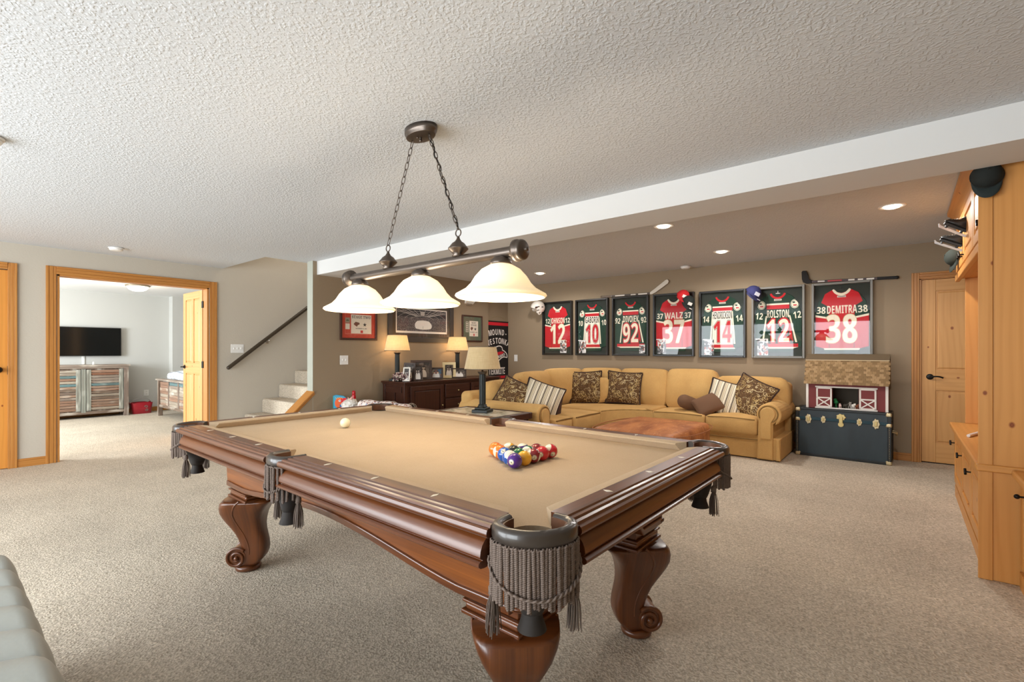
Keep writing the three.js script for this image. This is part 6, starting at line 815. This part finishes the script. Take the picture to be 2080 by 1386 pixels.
// ---------- toys and quilt behind the pool table ----------
{
  const w = thing('storage_bench', 'low dark bench along the side wall holding toys and a quilt', 'bench', -4.85, 0, -3.42), m = M.darkWood; add('seat', uvm(rspan(-0.74, 0.74, 0.43, 0.47, -0.22, 0.22, 0.006), 'x'), m, w); add('box', uvm(span(-0.7, 0.7, 0.08, 0.43, -0.19, 0.19), 'x'), m, w); for (const [x, z] of [[-0.66, -0.17], [0.66, -0.17], [-0.66, 0.17], [0.66, 0.17]]) add('foot', uvm(rspan(x - 0.03, x + 0.03, 0, 0.08, z - 0.03, z + 0.03, 0.004)), m, w);
  const bk = thing('toy_book', 'bright blue and orange animal shaped board book standing near the stairs', 'toy', -5.555, 0.471, -3.27, 0.95); const t = canvasTex(192, 192, (x, w, h) => { x.fillStyle = '#3a9cc0'; x.fillRect(0, 0, w, h); x.fillStyle = '#e8622a'; x.beginPath(); x.ellipse(80, 110, 62, 74, 0, 0, 7); x.fill(); x.fillStyle = '#d8242c'; x.fillRect(96, 44, 70, 60); x.fillStyle = '#f4b84a'; for (let i = 0; i < 8; i++) { x.beginPath(); x.arc(30 + i * 12, 40 + (i % 2) * 10, 5, 0, 7); x.fill(); } x.fillStyle = '#fff'; x.beginPath(); x.arc(80, 80, 14, 0, 7); x.fill(); x.fillStyle = '#111'; x.beginPath(); x.arc(82, 80, 7, 0, 7); x.fill(); x.fillStyle = '#2468a8'; x.fillRect(80, 130, 70, 34); });
  const pg = poly([[0, 0], [0.04, 0], [0.05, 0.02], [0.08, 0.02], [0.09, 0], [0.15, 0], [0.18, 0.08], [0.175, 0.12], [0.12, 0.165], [0.03, 0.18], [0, 0.17]], 0.045, 0.006), p = pg.attributes.position, uv = pg.attributes.uv; for (let i = 0; i < p.count; i++) uv.setXY(i, p.getX(i) / 0.18, p.getY(i) / 0.18); add('cover', pg, std({ map: t, roughness: 0.5 }), bk); add('spine', rspan(-0.006, 0.004, 0, 0.17, -0.024, 0.024, 0.004), std({ color: 0x2a9a98, roughness: 0.5 }), bk);
  const bg = thing('plastic_bag', 'crumpled pale plastic bag on the bench beside the board book', 'bag', -5.27, 0.471, -3.33); const ig = new THREE.IcosahedronGeometry(0.1, 5); { const q = ig.attributes.position, n = V3(0, 0, 0); for (let i = 0; i < q.count; i++) { n.fromBufferAttribute(q, i).normalize(); const k = 0.1 * (1 + 0.5 * (fbm(n.x * 0.5 + 0.5, n.y * 0.5 + 0.5 + n.z * 0.3, 6, 6, 3, 9) - 0.5)); q.setXYZ(i, n.x * k * 1.15, Math.max(-0.055, n.y * k * 0.95) + 0.055, n.z * k); } ig.computeVertexNormals(); } add('bag_body', ig, std({ color: 0xd8d2c8, roughness: 0.35 }), bg); add('tied_ears', merge(xf(new THREE.ConeGeometry(0.03, 0.06, 7), 0.02, 0.15, 0, 0, 0, -0.5), xf(new THREE.ConeGeometry(0.025, 0.05, 7), -0.03, 0.145, 0.01, 0, 0, 0.6)), std({ color: 0xd0a090, roughness: 0.4 }), bg);
  const bo = thing('red_bottle', 'red toy bottle standing behind the plastic bag', 'bottle', -5.42, 0.471, -3.47); add('body', lathe([[0, 0], [0.025, 0], [0.027, 0.01], [0.026, 0.16], [0.018, 0.175], [0.02, 0.18], [0.022, 0.2], [0.018, 0.225], [0, 0.23]], 20), phys({ color: 0xb4121e, roughness: 0.25 }), bo); add('cap_ring', new THREE.TorusGeometry(0.0215, 0.003, 6, 20).rotateX(Math.PI / 2).translate(0, 0.178, 0), std({ color: 0xb4121e, roughness: 0.4 }), bo);
  const floral = canvasTex(256, 256, (x, w, h) => { const r = rngOf(77); x.fillStyle = '#e0d4cc'; x.fillRect(0, 0, w, h); for (let i = 0; i < 120; i++) { x.fillStyle = ['#8a5a4a', '#8a94b0', '#c09a8a', '#6a5a4a', '#f0eae4', '#a87a6a'][i % 6]; x.beginPath(); x.ellipse(r() * w, r() * h, 4 + r() * 12, 3 + r() * 7, r() * 3, 0, 7); x.fill(); } }); floral.repeat.set(3, 3);
  const rl = thing('rolled_quilt', 'rolled floral patterned quilt lying along the bench', 'quilt', -4.64, 0.471, -3.36); const cg = new THREE.CapsuleGeometry(0.07, 0.82, 10, 28, 20).rotateZ(Math.PI / 2), cp = cg.attributes.position; for (let i = 0; i < cp.count; i++) { const k = 1 + 0.08 * Math.sin(cp.getX(i) * 17) + 0.06 * Math.sin(cp.getX(i) * 7 + 1); cp.setY(i, cp.getY(i) * k + 0.08); cp.setZ(i, cp.getZ(i) * k); } cg.computeVertexNormals(); add('roll', uvm(cg, 'x'), std({ map: floral, roughness: 0.9 }), rl); add('roll_end', new THREE.TorusGeometry(0.035, 0.008, 6, 20).rotateY(Math.PI / 2).translate(0.515, 0.066, 0), std({ color: 0xd8c8bc, roughness: 0.9 }), rl);
  const wick = (label, x, z) => { const k = thing('wicker_ball', label, 'ornament', x, 0.471, z, 0, 'woven balls on the bench'); const gs = [], r = rngOf(x * 100 + 999); for (let i = 0; i < 16; i++) gs.push(xf(new THREE.TorusGeometry(0.062, 0.005, 5, 26), 0, 0.067, 0, r() * 3.1, r() * 3.1, 0)); add('woven_strands', merge(gs), std({ color: 0xa89684, roughness: 0.9 }), k); add('core', ball(0.05, 0, 0.067, 0), std({ color: 0x4a3a30, roughness: 0.9 }), k); };
  wick('woven ornament ball behind the quilt nearer the stairs', -4.72, -3.55); wick('woven ornament ball behind the quilt nearer the sideboard', -4.38, -3.55);
}
// ---------- tufted leather bench at the lower left ----------
{
  const b = thing('tufted_bench', 'grey tufted leather bench cut by the lower left picture corner', 'bench', -1.85, 0, 0.165), W = 1.5, D = 0.78, N = 150, K = 60, P = [], I = [];
  for (let j = 0; j <= K; j++) for (let i = 0; i <= N; i++) { // top and near edge wrapped as one sheet of diamond tufts
    const x = -W / 2 + W * i / N, s = j / K, edge = 0.16; let y, z; const len = D + edge * 2, q = s * len; if (q < edge) { const t = q / edge; y = 0.30 + 0.13 * Math.sin(t * Math.PI / 2); z = -D / 2 + 0.05 * (1 - Math.cos((t) * Math.PI / 2)) ; } else if (q > len - edge) { const t = (len - q) / edge; y = 0.30 + 0.13 * Math.sin(t * Math.PI / 2); z = D / 2 - 0.05 * (1 - Math.cos(t * Math.PI / 2)); } else { y = 0.43; z = -D / 2 + 0.05 + (q - edge) / D * (D - 0.1); }
    const a = 0.19, u = x / a, inTop = q > edge * 0.9 && q < len - edge * 0.9, sl = Math.min(q, len - q) / a * 0.45, puff = Math.pow(Math.abs(Math.sin((u + sl) * Math.PI)), 0.5);
    y += 0.042 * (puff - 0.6); if (!inTop) z += (z < 0 ? -1 : 1) * 0.014 * (puff - 0.6); P.push(x, y, z);
  }
  for (let j = 0; j < K; j++) for (let i = 0; i < N; i++) { const a = j * (N + 1) + i, c = a + N + 1; I.push(a, c, a + 1, a + 1, c, c + 1); }
  const g = new THREE.BufferGeometry(); g.setAttribute('position', new THREE.BufferAttribute(new Float32Array(P), 3)); g.setIndex(I); g.computeVertexNormals(); add('tufted_cover', uvm(g), M.greyLeather, b);
  add('side_panel', uvm(rspan(-W / 2 + 0.004, W / 2 - 0.004, 0.1, 0.4, -D / 2 + 0.006, D / 2 - 0.006, 0.03, 3)), M.greyLeather, b); for (const [x, z] of [[-0.66, -0.3], [0.66, -0.3], [-0.66, 0.3], [0.66, 0.3]]) add('foot', uvm(cyl(0.03, 0.022, 0.1, 14, x, 0.05, z)), M.darkWood, b);
  for (let i = -3; i <= 3; i++) for (let j = -1; j <= 1; j++) add('button', xf(ball(0.011, 0, 0, 0, 10, 6), i * 0.19 + (j % 2 ? 0.095 : 0), 0.415, j * 0.2, 0, 0, 0, [1, 0.5, 1]).clone(), M.greyLeather, b);
}
scene.traverse((o) => { if (o.isMesh) { o.castShadow = true; o.receiveShadow = true; } });
renderer.render(scene, camera);
